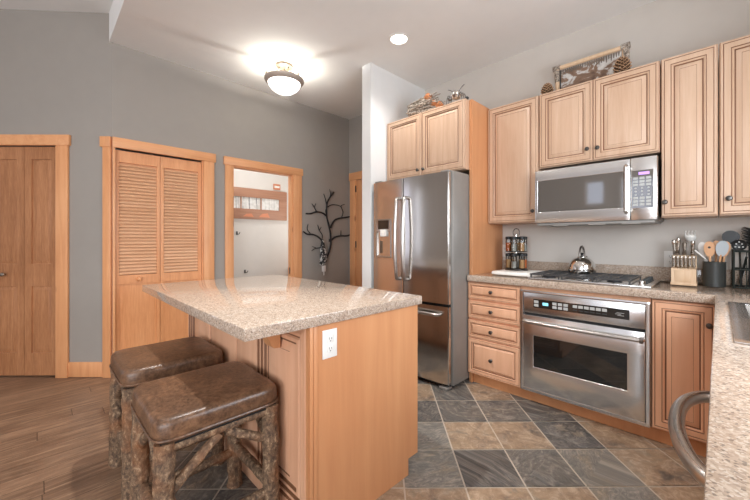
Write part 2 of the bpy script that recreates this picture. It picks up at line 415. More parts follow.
CEIL = 2.95; XD = -3.81; YR = 3.15; XS = -2.432
YN, XN = (0, -1, 0), (1, 0, 0)
F_range = lambda y, x0=0, z0=0: frame((x0, y, z0), (1, 0, 0), (0, -1, 0))       # u = +X, n towards the camera
F_door = lambda x, y0=0, z0=0: frame((x, y0, z0), (0, 1, 0), (1, 0, 0))         # u = +Y
WC = Vector((XD, 0.455, 0)); WU = Vector((-0.70711, -0.70711, 0)); WN = Vector((0.70711, -0.70711, 0))
F_w1 = frame(WC, WU, WN)

# ================================================================== STRUCTURE
# floor: wood planks for the living side, slate laid on the diagonal in the kitchen
struct(MB().box(-6.6, 3.1, -5.1, 0.45, -0.06, 0.0).build('floor_wood', 'floor_planks'), 'brown plank floor at the left of the kitchen')
struct(MB().box(-5.0, XD-0.06, 0.45, 3.4, -0.06, -0.001).build('floor_hall', 'floor_planks'), 'plank floor of the hall behind the doorway')
def tile_floor():
    bm = bmesh.new(); lay = bm.loops.layers.float_color.new('tint')
    x0, x1, y0, y1 = XD-0.06, 0.66, 0.45, 3.20
    # grout bed
    vs = [bm.verts.new(p) for p in ((x0, y0, -0.003), (x1, y0, -0.003), (x1, y1, -0.003), (x0, y1, -0.003))]
    bm.faces.new(vs).material_index = 1
    s = 0.70711; T = 0.2985; g = 0.0042
    known = {}   # (row, col) -> tint: (rust, grey, blotch), read off the photograph
    D, K, R, G = (0.0, 0.0), (0.06, 0.22), (1.0, 0.05), (0.25, 0.80)
    rows = {  # row 0 spans depth 2.253..2.551 from the camera
        1: {-1: G, 0: K, 1: R, 2: K}, 0: {-1: K, 0: K, 1: K, 2: D, 3: R},
        -1: {-1: K, 0: R, 1: R, 2: D, 3: R, 4: R}, -2: {-1: G, 0: D, 1: G, 2: G, 3: R, 4: R}, -3: {-1: G, 0: R, 1: R, 2: R, 3: G, 4: R}}
    rows = {1: {0: R, 1: K, 2: R, 3: K}, 0: {-1: K, 0: D, 1: K, 2: K, 3: D, 4: R}, -1: {-1: K, 0: G, 1: R, 2: R, 3: D, 4: R, 5: R},
            -2: {-1: R, 0: G, 1: D, 2: K, 3: G, 4: R, 5: R}, -3: {-1: R, 0: R, 1: R, 2: R, 3: G, 4: R}}
    rng = random.Random(11)
    for r in range(-9, 9):
        for c in range(-14, 12):
            d0 = 2.253+r*T; c0 = 0.411+(c-1)*T
            poly = []
            for (cc, dd) in ((c0+g, d0+g), (c0+T-g, d0+g), (c0+T-g, d0+T-g), (c0+g, d0+T-g)):
                poly.append(Vector(((cc-dd)*s, (cc+dd)*s, 0)))
            # clip against the kitchen rectangle
            for ax, lim, sg in ((0, x0, 1), (0, x1, -1), (1, y0, 1), (1, y1, -1)):
                out = []
                for i in range(len(poly)):
                    a, b = poly[i-1], poly[i]; ia, ib = (a[ax]-lim)*sg >= 0, (b[ax]-lim)*sg >= 0
                    if ia != ib: out.append(a.lerp(b, (lim-a[ax])/(b[ax]-a[ax])))
                    if ib: out.append(b)
                poly = out
                if not poly: break
            if len(poly) < 3: continue
            t = rows.get(r, {}).get(c)
            if t is None: t = rng.choice([D, D, K, R, G, K])
            f = bm.faces.new([bm.verts.new(p) for p in poly]); f.material_index = 0
            bl = rng.random()
            for l in f.loops: l[lay] = (min(1, t[0]+rng.random()*0.06), t[1], bl, 1)
    bmesh.ops.recalc_face_normals(bm, faces=bm.faces[:])
    for f in bm.faces:
        if f.normal.z < 0: f.normal_flip()
    me = bpy.data.meshes.new('floor_slate'); bm.to_mesh(me); bm.free(); me.materials.append(M['slate']); me.materials.append(M['grout'])
    o = bpy.data.objects.new('floor_slate', me); C.objects.link(o); return o
struct(tile_floor(), 'slate tile floor laid on the diagonal in the kitchen')

# wall with the louvered door and the open doorway
D2a, D2b, D3a, D3b = 0.475, 1.197, 1.495, 2.238
mb = MB(F_door(XD))
mb.cells([0.455, D2a, D2b, D3a, D3b, YR], [0, 2.03, 3.7], lambda u, v: not (v < 2.03 and (D2a < u < D2b or D3a < u < D3b)), -0.08, 0.0)
struct(mb.build('wall_left', 'wall_dark'), 'dark grey wall with the louvered door and the doorway')
# angled wall with the panelled bifold door
D1a, D1b = 0.476, 1.690
mb = MB(F_w1)
mb.cells([0.0, D1a, D1b, 3.5], [0, 2.036, 3.7], lambda u, v: not (v < 2.036 and D1a < u < D1b), -0.13, 0.0)
struct(mb.build('wall_angled', 'wall_dark'), 'dark grey angled wall with the panelled bifold door')
struct(MB(F_w1).box(D1a-0.1, D1b+0.1, 0, 2.2, -0.50, -0.48).build('wall_closet', 'wall_dark'), 'closet back behind the panelled bifold door')
struct(MB().box(XD-0.08, -2.557, YR, YR+0.12, 0, CEIL+0.05).build('wall_end', 'wall_dark'), 'grey end wall beside the refrigerator recess')
struct(MB().box(-2.557, 0.80, YR, YR+0.12, 0, CEIL+0.05).build('wall_range', 'wall_light'), 'pale grey wall behind the range')
struct(MB().box(-2.557, XS, 2.285, YR, 0, CEIL).build('wall_stub', 'wall_white'), 'pale wall end left of the refrigerator')
mb = MB(frame((0.66, YR, 0), (0, -1, 0), (-1, 0, 0)))
mb.cells([0, 0.95, 2.25, 3.5], [0, 1.10, 2.05, CEIL+0.05], lambda u, v: not (0.95 < u < 2.25 and 1.10 < v < 2.05), -0.12, 0)
struct(mb.build('wall_sink', 'wall_light'), 'pale wall with the window over the sink')
struct(MB().box(0.66, 3.1, -0.47, -0.35, 0, 3.6).build('wall_living_north', 'wall_light'), 'living room wall behind the sink run')
mb = MB(frame((3.0, -0.35, 0), (0, -1, 0), (-1, 0, 0)))
mb.cells([0, 0.95, 3.55, 4.7], [0, 0.7, 2.8, 3.8], lambda u, v: not (0.95 < u < 3.55 and 0.7 < v < 2.8), -0.12, 0)
struct(mb.build('wall_living_east', 'wall_light'), 'living room wall with a wide window')
mb = MB(frame((0, -5.0, 0), (1, 0, 0), (0, 1, 0)))
mb.cells([-6.6, -2.60, -2.15, -1.80, -1.10, 0.1, 2.7, 3.1], [0, 0.05, 0.7, 2.15, 2.8, 3.8], lambda u, v: not (0.7 < v < 2.8 and 0.1 < u < 2.7) and not (2.15 < v < 2.8 and -2.60 < u < -2.15) and not (0.05 < v < 2.8 and -1.80 < u < -1.10), -0.12, 0)
struct(mb.build('wall_living_south', 'wall_light'), 'living room wall with a wide window, a tall one and a small high one')
mb = MB(frame((-6.38, 0, 0), (0, 1, 0), (1, 0, 0)))
mb.cells([-5.0, -4.48, -3.92, -3.05, -2.65, -1.90], [0, 0.7, 2.8, 3.8], lambda u, v: not ((-3.05 < u < -2.65 or -4.48 < u < -3.92) and 0.7 < v < 2.8), -0.12, 0)
struct(mb.build('wall_living_west', 'wall_light'), 'far living room wall')
for nm, fr, us, n in (('window_1', frame((0, -5.06, 0), (1, 0, 0), (0, 1, 0)), (0.1, 2.7), 4),
                      ('window_2', frame((3.06, -0.35, 0), (0, -1, 0), (-1, 0, 0)), (0.95, 3.55), 4)):
    mb = MB(fr); a, b = us
    cols = [a+(b-a)*i/n for i in range(n+1)]
    uu = []
    for c_ in cols: uu += [max(a, c_-0.035), min(b, c_+0.035)]
    uu = sorted(set(uu)); vv = [0.7, 0.77, 1.75, 1.81, 2.73, 2.8]
    mb.cells(uu, vv, lambda u, v: v < 0.77 or v > 2.73 or 1.75 < v < 1.81 or any(abs(u-c_) < 0.036 for c_ in cols), -0.02, 0.02)
    struct(mb.build(nm, 'white'), 'white framed living room window')
for nm, a, b, c in (('window_3', -2.60, -2.15, 2.15), ('window_4', -1.80, -1.10, 0.05)):
    mb = MB(frame((0, -5.06, 0), (1, 0, 0), (0, 1, 0)))
    mb.cells([a, a+0.04, b-0.04, b], [c, c+0.04, 2.76, 2.8], lambda u, v: u < a+0.04 or u > b-0.04 or v < c+0.04 or v > 2.76, -0.02, 0.02)
    struct(mb.build(nm, 'white'), ('small high' if c > 1 else 'tall narrow')+' white framed living room window')
# ceilings: low kitchen ceiling with its bulkhead face, higher sloping living room ceiling
struct(MB().box(-5.0, 0.8, 0.437, 3.3, CEIL, 3.9).build('ceiling_kitchen', 'ceiling'), 'low white kitchen ceiling with bulkhead edge')
bm_ = MB(); zc = lambda y: 3.205+(0.455-y)*0.05
v = [bm_.bm.verts.new(p) for p in ((-6.7, -5.2, zc(-5.2)), (3.2, -5.2, zc(-5.2)), (3.2, 0.437, zc(0.437)), (-6.7, 0.437, zc(0.437)),
                                   (-6.7, -5.2, zc(-5.2)+0.1), (3.2, -5.2, zc(-5.2)+0.1), (3.2, 0.437, zc(0.437)+0.1), (-6.7, 0.437, zc(0.437)+0.1))]
for q in ((0,1,2,3),(4,5,6,7),(0,1,5,4),(1,2,6,5),(2,3,7,6),(3,0,4,7)): bm_.bm.faces.new([v[i] for i in q])
struct(bm_.build('ceiling_living', 'ceiling'), 'high white ceiling over the living side')
# hall behind the doorway and the closet behind the louvers
struct(MB().box(-5.02, -4.9, 0.3, 3.4, 0, CEIL).build('wall_hall_back', 'wall_hall'), 'off-white hall wall seen through the doorway')
struct(MB().box(-4.9, XD-0.08, 3.22, 3.34, 0, CEIL).build('wall_hall_right', 'wall_hall'), 'right side wall of the hall')
struct(MB().box(-4.9, XD-0.08, 1.30, 1.38, 0, CEIL).build('wall_hall_left', 'wall_hall'), 'left side wall of the hall')
struct(MB().box(-4.9, -4.12, 0.30, 0.40, 0, CEIL).build('wall_closet_side', 'wall_dark'), 'side wall of the louvered closet')
# baseboards
struct(MB(F_w1).box(0.072, 0.372, 0.004, 0.135, 0, 0.014, 0.003).build('baseboard_angled', 'pine'), 'orange pine baseboard on the angled wall')
struct(MB(F_door(XD)).box(D2b+0.105, D3a-0.088, 0.004, 0.135, 0, 0.014, 0.003).build('baseboard_left', 'pine_y'), 'pine baseboard between the two door casings')
struct(MB(F_door(XD)).box(D3b+0.135, YR-0.02, 0.004, 0.135, 0, 0.014, 0.003).build('baseboard_left_2', 'pine_y'), 'pine baseboard under the metal tree')

# ---- door 1 : panelled bifold on the angled wall
d1 = struct(bpy.data.objects.new('door_1', None), 'brown panelled bifold door in a pine casing on the angled wall'); C.objects.link(d1); d1.location = tuple(WC + WU*1.08)
MB(F_w1).box(D1a-0.105, D1a, 0, 2.04, 0.001, 0.022, 0.003).build('casing', 'pine', d1)
MB(F_w1).box(D1b, D1b+0.105, 0, 2.04, 0.001, 0.022, 0.003).build('casing', 'pine', d1)
MB(F_w1).box(D1a-0.122, D1b+0.122, 2.036, 2.128, 0.001, 0.028, 0.003).build('casing_header', 'pine_x', d1)
def panel_leaf(mb, u0, u1, rails, depth, t, panels, stile):
    # stile-and-rail leaf in local (u, v, n), front face at n = depth
    w = u1-u0
    us = [u0, u0+stile, u1-stile, u1]; vs = sorted(set([rails[0][0], rails[-1][1]]+[x for r in rails for x in r]))
    def keep(u, v): return u < us[1] or u > us[2] or any(a < v < b for a, b in rails)
    mb.cells(us, vs, keep, depth-t, depth)
    return us
leafw = (D1b-D1a)/4
for k in range(4):
    a, b = D1a+k*leafw+0.002, D1a+(k+1)*leafw-0.002
    rails = [(0.012, 0.21), (0.80, 0.996), (1.922, 2.03)]
    mb = MB(F_w1); panel_leaf(mb, a, b, rails, -0.012, 0.034, None, 0.062)
    lf = mb.build('leaf', 'fir', d1)
    for (p, q) in ((0.21, 0.80), (0.996, 1.922)):
        mb = MB(F_w1); w_ = b-a-0.124; h_ = q-p
        mb.rings(w_, h_, [(0, -0.030, 0), (0, -0.022, 0), (0.006, -0.024, 0), (0.030, -0.015, 0), (0.034, -0.015, 0)], a+0.062, p)
        mb.build('panel', 'fir', lf)
    if k in (1, 2):
        cu = a+0.16 if k == 1 else b-0.16
        mb = MB(F_w1); mb.lathe((cu, 0.905, 0), [(0.006, -0.012), (0.006, 0.004), (0.016, 0.010), (0.019, 0.018), (0.015, 0.026), (0.003, 0.029)], 16)
        kn = mb.build('knob', 'nickel', lf)

# ---- door 2 : louvered bifold
d2 = struct(bpy.data.objects.new('door_2', None), 'orange louvered bifold door in a knotty pine casing'); C.objects.link(d2); d2.location = (XD, 0.83, 0)
FD = F_door(XD)
MB(F_w1).box(0.0, 0.070, 0, 2.03, 0.001, 0.020, 0.003).build('casing', 'pine', d2)
MB(F_w1).box(0.0, 0.090, 2.025, 2.115, 0.001, 0.026, 0.003).build('casing_header', 'pine', d2)
MB(FD).box(D2b, D2b+0.105, 0, 2.03, 0.001, 0.022, 0.003).build('casing', 'pine', d2)
MB(FD).box(0.455, D2b+0.118, 2.025, 2.115, 0.001, 0.028, 0.003).build('casing_header', 'pine_y', d2)
MB(FD).box(0.457, D2a, 0, 2.025, -0.078, 0.020).build('jamb', 'pine', d2)
MB(FD).box(D2b-0.012, D2b, 0, 2.025, -0.078, 0.002).build('jamb', 'pine', d2)
for (a, b, la, lb) in ((0.478, 0.818, 0.506, 0.792), (0.822, 1.183, 0.850, 1.152)):
    rails = [(0.012, 0.12), (0.808, 0.889), (1.907, 2.010)]
    mb = MB(FD)
    us = [a, la, lb, b]; vs = [0.012, 0.12, 0.808, 0.889, 1.907, 2.010]
    mb.cells(us, vs, lambda u, v: u < la or u > lb or v < 0.12 or 0.808 < v < 0.889 or v > 1.907, -0.045, -0.012)
    lf = mb.build('leaf', 'bifold', d2)
    MB(FD).box(la-0.003, lb+0.003, 0.118, 0.81, -0.035, -0.021).build('panel', 'bifold', lf)
    mb = MB(FD); n = 33
    for i in range(n):
        v0 = 0.893+i*(1.012/n)
        mb.prism([(0, 0)]*0 or [(v0, -0.018), (v0+0.006, -0.014), (v0+0.034, -0.038), (v0+0.028, -0.042)], 0, 0) if False else None
        vs_ = []
        for u in (la-0.002, lb+0.002):
            vs_.append([mb.bm.verts.new(mb.P((u, vv, nn))) for vv, nn in ((v0, -0.017), (v0+0.006, -0.014), (v0+0.036, -0.036), (v0+0.030, -0.041))])
        mb.bm.faces.new(vs_[0]); mb.bm.faces.new(vs_[1])
        for q in range(4): mb.bm.faces.new((vs_[0][q], vs_[0][(q+1) % 4], vs_[1][(q+1) % 4], vs_[1][q]))
    lo = mb.build('louvers', 'louver', lf)
    if a < 0.6:
        mb = MB(FD); mb.lathe((0.650, 0.85, 0), [(0.007, -0.013), (0.007, 0.004), (0.017, 0.010), (0.021, 0.020), (0.016, 0.030), (0.003, 0.033)], 16)
        mb.build('knob', 'bifold', lf)

# ---- door 3 : cased opening to the hall
d3 = struct(bpy.data.objects.new('door_3', None), 'open doorway in a pine casing looking into a white hall'); C.objects.link(d3); d3.location = (XD, 1.87, 0)
MB(FD).box(D3a-0.082, D3a, 0, 2.03, 0.001, 0.022, 0.003).build('casing', 'pine', d3)
MB(FD).box(D3b, D3b+0.120, 0, 2.03, 0.001, 0.022, 0.003).build('casing', 'pine', d3)
MB(FD).box(D3a-0.096, D3b+0.134, 2.025, 2.112, 0.001, 0.028, 0.003).build('casing_header', 'pine_y', d3)
MB(FD).box(D3a, D3a+0.015, 0, 2.028, -0.082, 0.002).build('jamb', 'pine', d3)
MB(FD).box(D3b-0.015, D3b, 0, 2.028, -0.082, 0.002).build('jamb', 'pine', d3)
MB(FD).box(D3a+0.015, D3b-0.015, 2.012, 2.028, -0.082, 0.002).build('head_jamb', 'pine_y', d3)
MB(FD).box(D3b-0.018, D3b-0.0145, 0.78, 0.86, -0.055, -0.035).build('strike_plate', 'pewter', d3)

# ---- door 4 : door in the end wall, mostly behind the wall end
d4 = struct(bpy.data.objects.new('door_4', None), 'pine door and casing in the end wall beside the pale wall end'); C.objects.link(d4); d4.location = (-3.3, YR, 0)
FE = F_range(YR)
MB(FE).box(-3.765, -3.645, 0, 2.05, 0.001, 0.022, 0.003).build('casing', 'pine', d4)
MB(FE).box(-2.80, -2.68, 0, 2.05, 0.001, 0.022, 0.003).build('casing', 'pine', d4)
MB(FE).box(-3.780, -2.665, 2.05, 2.16, 0.001, 0.028, 0.003).build('casing_header', 'pine_x', d4)
dl = MB(FE).box(-3.643, -2.802, 0.012, 2.046, 0.001, 0.012, 0.002).build('leaf', 'pine', d4)
for z in (0.35, 1.10, 1.88): MB(FE).box(-3.647, -3.63, z, z+0.09, 0.012, 0.024, 0.002).build('hinge', 'pewter', dl)

# ================================================================== CABINET FRONTS
PROF = [(0, 0.0, 0), (0, 0.014, 0), (0.004, 0.019, 0), (0.013, 0.019, 0), (0.0145, 0.0165, 1), (0.0165, 0.0165, 1), (0.018, 0.019, 0), (0.046, 0.019, 0),
        (0.049, 0.014, 1), (0.053, 0.016, 0), (0.060, 0.012, 0), (0.062, 0.008, 1), (0.067, 0.008, 1), (0.070, 0.010, 0), (0.090, 0.017, 0), (0.0915, 0.0155, 1), (0.094, 0.016, 0)]
def scaled(prof, k): return [(i*k, o, m) for i, o, m in prof]
def door_front(name, fr, u0, u1, v0, v1, parent, k=1.0, mats=('maple', 'glaze')):
    mb = MB(fr); mb.rings(u1-u0, v1-v0, scaled(PROF, k), u0, v0); return mb.build(name, list(mats), parent, 30)
PROF_I = [(0, 0.0, 0), (0, 0.014, 0), (0.004, 0.019, 0), (0.022, 0.019, 0), (0.026, 0.009, 1), (0.034, 0.014, 0), (0.046, 0.014, 0), (0.050, 0.004, 1), (0.057, 0.004, 1), (0.063, 0.011, 0), (0.077, 0.012, 0), (0.081, 0.005, 1), (0.088, 0.005, 1), (0.122, 0.016, 0), (0.126, 0.013, 1), (0.131, 0.015, 0)]
def knob(fr, u, v, parent, n=0.019):
    mb = MB(fr); mb.lathe((u, v, 0), [(0.009, n-0.002), (0.006, n+0.004), (0.006, n+0.012), (0.014, n+0.016), (0.0155, n+0.021), (0.012, n+0.026), (0.003, n+0.028)], 14)
    return mb.build('knob', 'pewter', parent)
YU = 2.84; ZU0, ZU1 = 1.355, 2.385
def upper(name, label, x0, x1, z0, z1, doors, yf=YU, mats=('maple', 'glaze')):
    t = thing(name, label, 'cabinet', ((x0+x1)/2, (yf+YR)/2, z0), 'maple wall cabinets')
    MB().box(x0, x1, yf+0.019, YR-0.002, z0, z1, 0.001, 1).build('cabinet_body', 'maple', t)
    fr = F_range(yf+0.0185)
    for (a, b, kx, kz) in doors:
        d = door_front('cabinet_door', fr, a, b, z0+0.006, z1-0.004, t, 1.0, mats)
        knob(fr, kx, kz, d)
    return t
upper('wall_cabinet', 'tall single-door maple wall cabinet between refrigerator panel and microwave', -1.484, -1.042, ZU0, ZU1, [(-1.480, -1.046, -1.080, 1.445)])
upper('wall_cabinet', 'short two-door maple wall cabinet directly above the microwave', -1.036, -0.273, 1.785, ZU1, [(-1.032, -0.657, -0.688, 1.877), (-0.652, -0.277, -0.622, 1.874)])
upper('wall_cabinet', 'narrow tall maple wall cabinet just right of the microwave', -0.267, -0.001, ZU0, ZU1, [(-0.264, -0.004, -0.245, 1.452)])
upper('wall_cabinet', 'tall maple wall cabinet at the right edge above black dish rack', 0.004, 0.44, ZU0, ZU1, [(0.007, 0.436, 0.045, 1.452)])
# refrigerator surround
t = thing('refrigerator_cabinet', 'two-door maple cabinet above the steel refrigerator', 'cabinet', (-1.97, 2.8, 1.80), 'maple wall cabinets')
MB().box(-2.421, -1.516, 2.519, YR-0.002, 1.806, 2.40, 0.001, 1).build('cabinet_body', 'maple', t)
fr = F_range(2.5185)
for (a, b, kx) in ((-2.418, -1.978, -2.008), (-1.972, -1.520, -1.942)):
    d = door_front('cabinet_door', fr, a, b, 1.812, 2.395, t); knob(fr, kx, 1.862, d)
tag(MB().box(-1.514, -1.487, 2.5755, YR-0.002, 0.002, 2.402, 0.0015, 1).build('end_panel', 'maple_side'), 'tall plain maple end panel between refrigerator and drawers', 'panel')

# base cabinets along the range wall
YB = 2.55
t = thing('drawer_cabinet', 'four-drawer maple base cabinet beside the refrigerator end panel', 'cabinet', (-1.28, 2.85, 0))
MB().box(-1.485, -1.063, YB+0.019, YR-0.004, 0.09, 0.862, 0.001, 1).build('cabinet_body', 'maple_panel', t)
MB().box(-1.514, -1.486, YB+0.019, YB+0.0245, 0.09, 0.862).build('side_stile', 'maple_panel', t)
fr = F_range(YB+0.0185)
for (a, b, k) in ((0.718, 0.855, 0.48), (0.556, 0.700, 0.48), (0.394, 0.539, 0.48), (0.092, 0.386, 0.70)):
    d = door_front('drawer', fr, -1.513, -1.067, a, b, t, k, ('maple_panel', 'glaze')); knob(fr, -1.300, (a+b)/2, d)
t = thing('oven_cabinet', 'maple base cabinet frame that holds the built-in oven', 'cabinet', (-0.67, 2.85, 0))
mb = MB(F_range(YB+0.019)); mb.cells([-1.061, -1.056, -0.291, -0.286], [0.09, 0.112, 0.840, 0.862], lambda u, v: u < -1.056 or u > -0.291 or v > 0.840 or v < 0.112, -0.57, 0.0)
mb.build('cabinet_body', 'maple_panel', t)
MB(F_range(YB+0.019)).box(-1.06, -0.287, 0.838, 0.862, 0.0005, 0.012).build('top_rail', 'maple_panel', t)
t = thing('base_cabinet', 'single-door maple base cabinet right of the oven', 'cabinet', (-0.14, 2.85, 0))
MB().box(-0.284, 0.0, YB+0.019, YR-0.004, 0.09, 0.862, 0.001, 1).build('cabinet_body', 'maple_panel', t)
d = door_front('cabinet_door', fr, -0.282, -0.008, 0.10, 0.858, t, 1.0, ('maple_panel', 'glaze')); knob(fr, -0.034, 0.745, d)
tag(MB().box(-1.486, 0.03, YB+0.050, YB+0.066, 0.001, 0.089, 0.001, 1).build('toe_kick_board', 'maple_side'), 'long maple toe kick board under the drawers and oven', 'board')
# sink run (faces the camera from below, mostly under the counter)
t = thing('sink_cabinet', 'maple sink base cabinet under the right-hand counter', 'cabinet', (0.35, 2.1, 0))
mb = MB(); mb.box(0.033, 0.645, 1.65, YB+0.04, 0.09, 0.66, 0.001, 1); mb.build('cabinet_body', 'maple_panel', t)
frs = frame((0.0335, YB, 0), (0, -1, 0), (-1, 0, 0))
for (a, b) in ((0.0, 0.42), (0.425, 0.85)): 
    d = door_front('cabinet_door', frs, a+0.004, b-0.004, 0.10, 0.855, t, 1.0, ('maple_panel', 'glaze')); knob(frs, b-0.03 if a == 0 else a+0.03, 0.78, d)
t = thing('base_cabinet', 'maple base cabinet at the near end of the right-hand counter', 'cabinet', (0.35, 0.4, 0))
MB().box(0.033, 0.645, -0.20, 0.97, 0.09, 0.862, 0.001, 1).build('cabinet_body', 'maple_panel', t)
for (a, b) in ((1.59, 2.14), (2.15, 2.72)):
    d = door_front('cabinet_door', frs, a, b, 0.10, 0.855, t, 1.0, ('maple_panel', 'glaze')); knob(frs, a+0.03, 0.78, d)
tag(MB().box(0.09, 0.105, -0.2, YB+0.04, 0.001, 0.089).build('toe_kick_board', 'maple_side'), 'maple toe kick board under the sink run', 'board')
# dishwasher with its bowed handle
t = thing('dishwasher', 'stainless dishwasher with a thick bowed handle under the right counter', 'dishwasher', (0.33, 1.36, 0.0))
MB().box(0.06, 0.64, 0.99, 1.635, 0.10, 0.73, 0.003).build('tub', 'grey_side', t)
dd = MB().box(0.022, 0.058, 0.985, 1.645, 0.11, 0.858, 0.004).build('door', 'steel', t)
hp = [(0.024, 1.60), (-0.012, 1.592), (-0.046, 1.560), (-0.072, 1.500), (-0.086, 1.420), (-0.088, 1.335), (-0.082, 1.25), (-0.068, 1.17), (-0.048, 1.10), (-0.022, 1.045), (0.004, 1.018), (0.024, 1.01)]
def spline(pts, sub=5):
    pts = [Vector(p) for p in pts]; out = []
    for i in range(len(pts)-1):
        p0, p1, p2, p3 = pts[max(i-1, 0)], pts[i], pts[i+1], pts[min(i+2, len(pts)-1)]
        for k in range(sub):
            t_ = k/sub
            out.append(0.5*((2*p1)+(p2-p0)*t_+(2*p0-5*p1+4*p2-p3)*t_*t_+(3*p1-p0-3*p2+p3)*t_**3))
    out.append(pts[-1]); return out
MB().tube(spline([(x, y, 0.68) for x, y in hp], 4), 0.019, 18).build('handle', 'steel_handle', dd)

# countertop: one L-shaped worktop with the sink cut-out
SX0, SX1, SY0, SY1 = 0.055, 0.555, 1.42, 2.26
mb = MB(); mb.cells([-1.512, -1.486, -0.012, SX0, SX1, 0.655], [-0.25, SY0, SY1, 2.530, 2.5745, YR-0.003],
                    lambda x, y: (y > 2.530 or x > -0.012) and not (x < -1.486 and y > 2.5745) and not (SX0 < x < SX1 and SY0 < y < SY1), 0.864, 0.914, 0.004)
ct = tag(mb.build('countertop', 'granite'), 'speckled beige granite worktop with sink cut-out along the range wall', 'countertop')
MB().box(-1.484, 0.655, YR-0.022, YR-0.003, 0.9145, 1.016, 0.003).build('backsplash', 'granite', ct)
# sink
t = thing('sink', 'double-bowl stainless sink set in the right-hand counter', 'sink', ((SX0+SX1)/2, (SY0+SY1)/2, 0.72))
mb = MB(); mid = (SY0+SY1)/2
mb.cells([SX0-0.022, SX0+0.03, SX1-0.03, SX1+0.022], [SY0-0.022, SY0+0.03, mid-0.02, mid+0.02, SY1-0.03, SY1+0.022],
         lambda x, y: not (SX0+0.03 < x < SX1-0.03 and (SY0+0.03 < y < mid-0.02 or mid+0.02 < y < SY1-0.03)), 0.9145, 0.919, 0.001)
mb.build('rim', 'steel', t)
for (a, b) in ((SY0+0.03, mid-0.02), (mid+0.02, SY1-0.03)):
    mb = MB(); x0, x1 = SX0+0.03, SX1-0.03; q = 0.02
    top = [mb.bm.verts.new(p) for p in ((x0, a, 0.915), (x1, a, 0.915), (x1, b, 0.915), (x0, b, 0.915))]
    bot = [mb.bm.verts.new(p) for p in ((x0+q, a+q, 0.745), (x1-q, a+q, 0.745), (x1-q, b-q, 0.745), (x0+q, b-q, 0.745))]
    ob = [mb.bm.verts.new(p) for p in ((x0-.003, a-.003, 0.9145), (x1+.003, a-.003, 0.9145), (x1+.003, b+.003, 0.9145), (x0-.003, b+.003, 0.9145))]
    oo = [mb.bm.verts.new(p) for p in ((x0+q-.003, a+q-.003, 0.74), (x1-q+.003, a+q-.003, 0.74), (x1-q+.003, b-q+.003, 0.74), (x0+q-.003, b-q+.003, 0.74))]
    for k in range(4):
        mb.bm.faces.new((top[k], top[(k+1) % 4], bot[(k+1) % 4], bot[k])); mb.bm.faces.new((ob[k], ob[(k+1) % 4], oo[(k+1) % 4], oo[k])); mb.bm.faces.new((top[k], top[(k+1) % 4], ob[(k+1) % 4], ob[k]))
    mb.bm.faces.new(bot); mb.bm.faces.new(oo)
    bl = mb.build('bowl', 'steel_dark', t)
    MB().lathe(((x0+x1)/2*1.0, (a+b)/2, 0.746), [(0.045, 0), (0.045, 0.002), (0.034, 0.003), (0.03, 0.001)], 20).build('drain', 'chrome', bl)

# ================================================================== OVEN
t = thing('oven', 'built-in stainless wall oven with dark window under the cooktop', 'oven', (-0.673, 2.85, 0.115))
FO = F_range(YB)
MB(FO).box(-1.052, -0.295, 0.116, 0.836, -0.52, -0.021).build('oven_body', 'grey_side', t)
mb = MB(FO); mb.cells([-1.060, -1.040, -0.309, -0.288], [0.094, 0.118, 0.822, 0.838], lambda u, v: u < -1.040 or u > -0.309 or v < 0.118 or v > 0.822, -0.018, 0.012, 0.002)
mb.build('trim_frame', 'steel', t)
cp = MB(FO).box(-1.038, -0.311, 0.672, 0.820, -0.018, 0.008, 0.003).build('control_panel', 'steel', t)
dp = MB(FO).box(-0.965, -0.388, 0.716, 0.778, 0.0085, 0.0105).build('display', 'black_glass', cp)
MB(FO).box(-0.900, -0.862, 0.738, 0.758, 0.0105, 0.0115).build('clock_readout', 'cyan_led', dp)
bu = [(-0.952, 2)]
for u in (-0.945,): 
    for v in (0.724, 0.749): MB(FO).box(u-0.016, u+0.016, v, v+0.019, 0.0105, 0.0125, 0.001, 1).build('button', 'btn', dp)
for u in (-0.820, -0.784, -0.748):
    for v in (0.724, 0.749): MB(FO).box(u-0.014, u+0.014, v, v+0.019, 0.0105, 0.0125, 0.001, 1).build('button', 'btn', dp)
for i in range(6):
    u = -0.690+i*0.034
    MB(FO).box(u-0.014, u+0.014, 0.749, 0.768, 0.0105, 0.0125, 0.001, 1).build('button', 'btn', dp)
    MB(FO).box(u-0.013, u+0.013, 0.730, 0.736, 0.0105, 0.0115).build('button', 'dark_plastic', dp)
mb = MB(FO)
for q, (u, v, w_) in enumerate(((-0.455, 0.752, 0.040), (-0.462, 0.744, 0.030), (-0.450, 0.736, 0.034))): mb.box(u, u+w_, v, v+0.0025, 0.0105, 0.0112)
mb.build('printed_mark', 'btn', dp)
MB(FO).box(-1.036, -0.313, 0.657, 0.671, -0.018, -0.008).build('vent_gap', 'gasket', t)
dr = MB(FO); dr.cells([-1.038, -0.963, -0.400, -0.311], [0.120, 0.282, 0.510, 0.656], lambda u, v: not (-0.963 < u < -0.400 and 0.282 < v < 0.510), -0.018, 0.016, 0.003)
dr = dr.build('door', 'steel', t)
MB(FO).box(-0.966, -0.397, 0.279, 0.513, -0.010, 0.010).build('window', 'black_glass', dr)
hp = [(-1.030, 0.612, 0.014), (-1.022, 0.612, 0.040)]+[(-1.015+i*0.05, 0.612, 0.050+0.016*math.sin(PI*i/13.6)) for i in range(14)]+[(-0.327, 0.612, 0.046), (-0.320, 0.612, 0.014)]
MB(FO).tube(spline(hp, 2), 0.0125, 12).build('handle', 'steel_handle', dr)
MB(FO).box(-0.335, -0.316, 0.596, 0.628, 0.0155, 0.060, 0.003).build('handle_cap', 'steel_dark', dr)

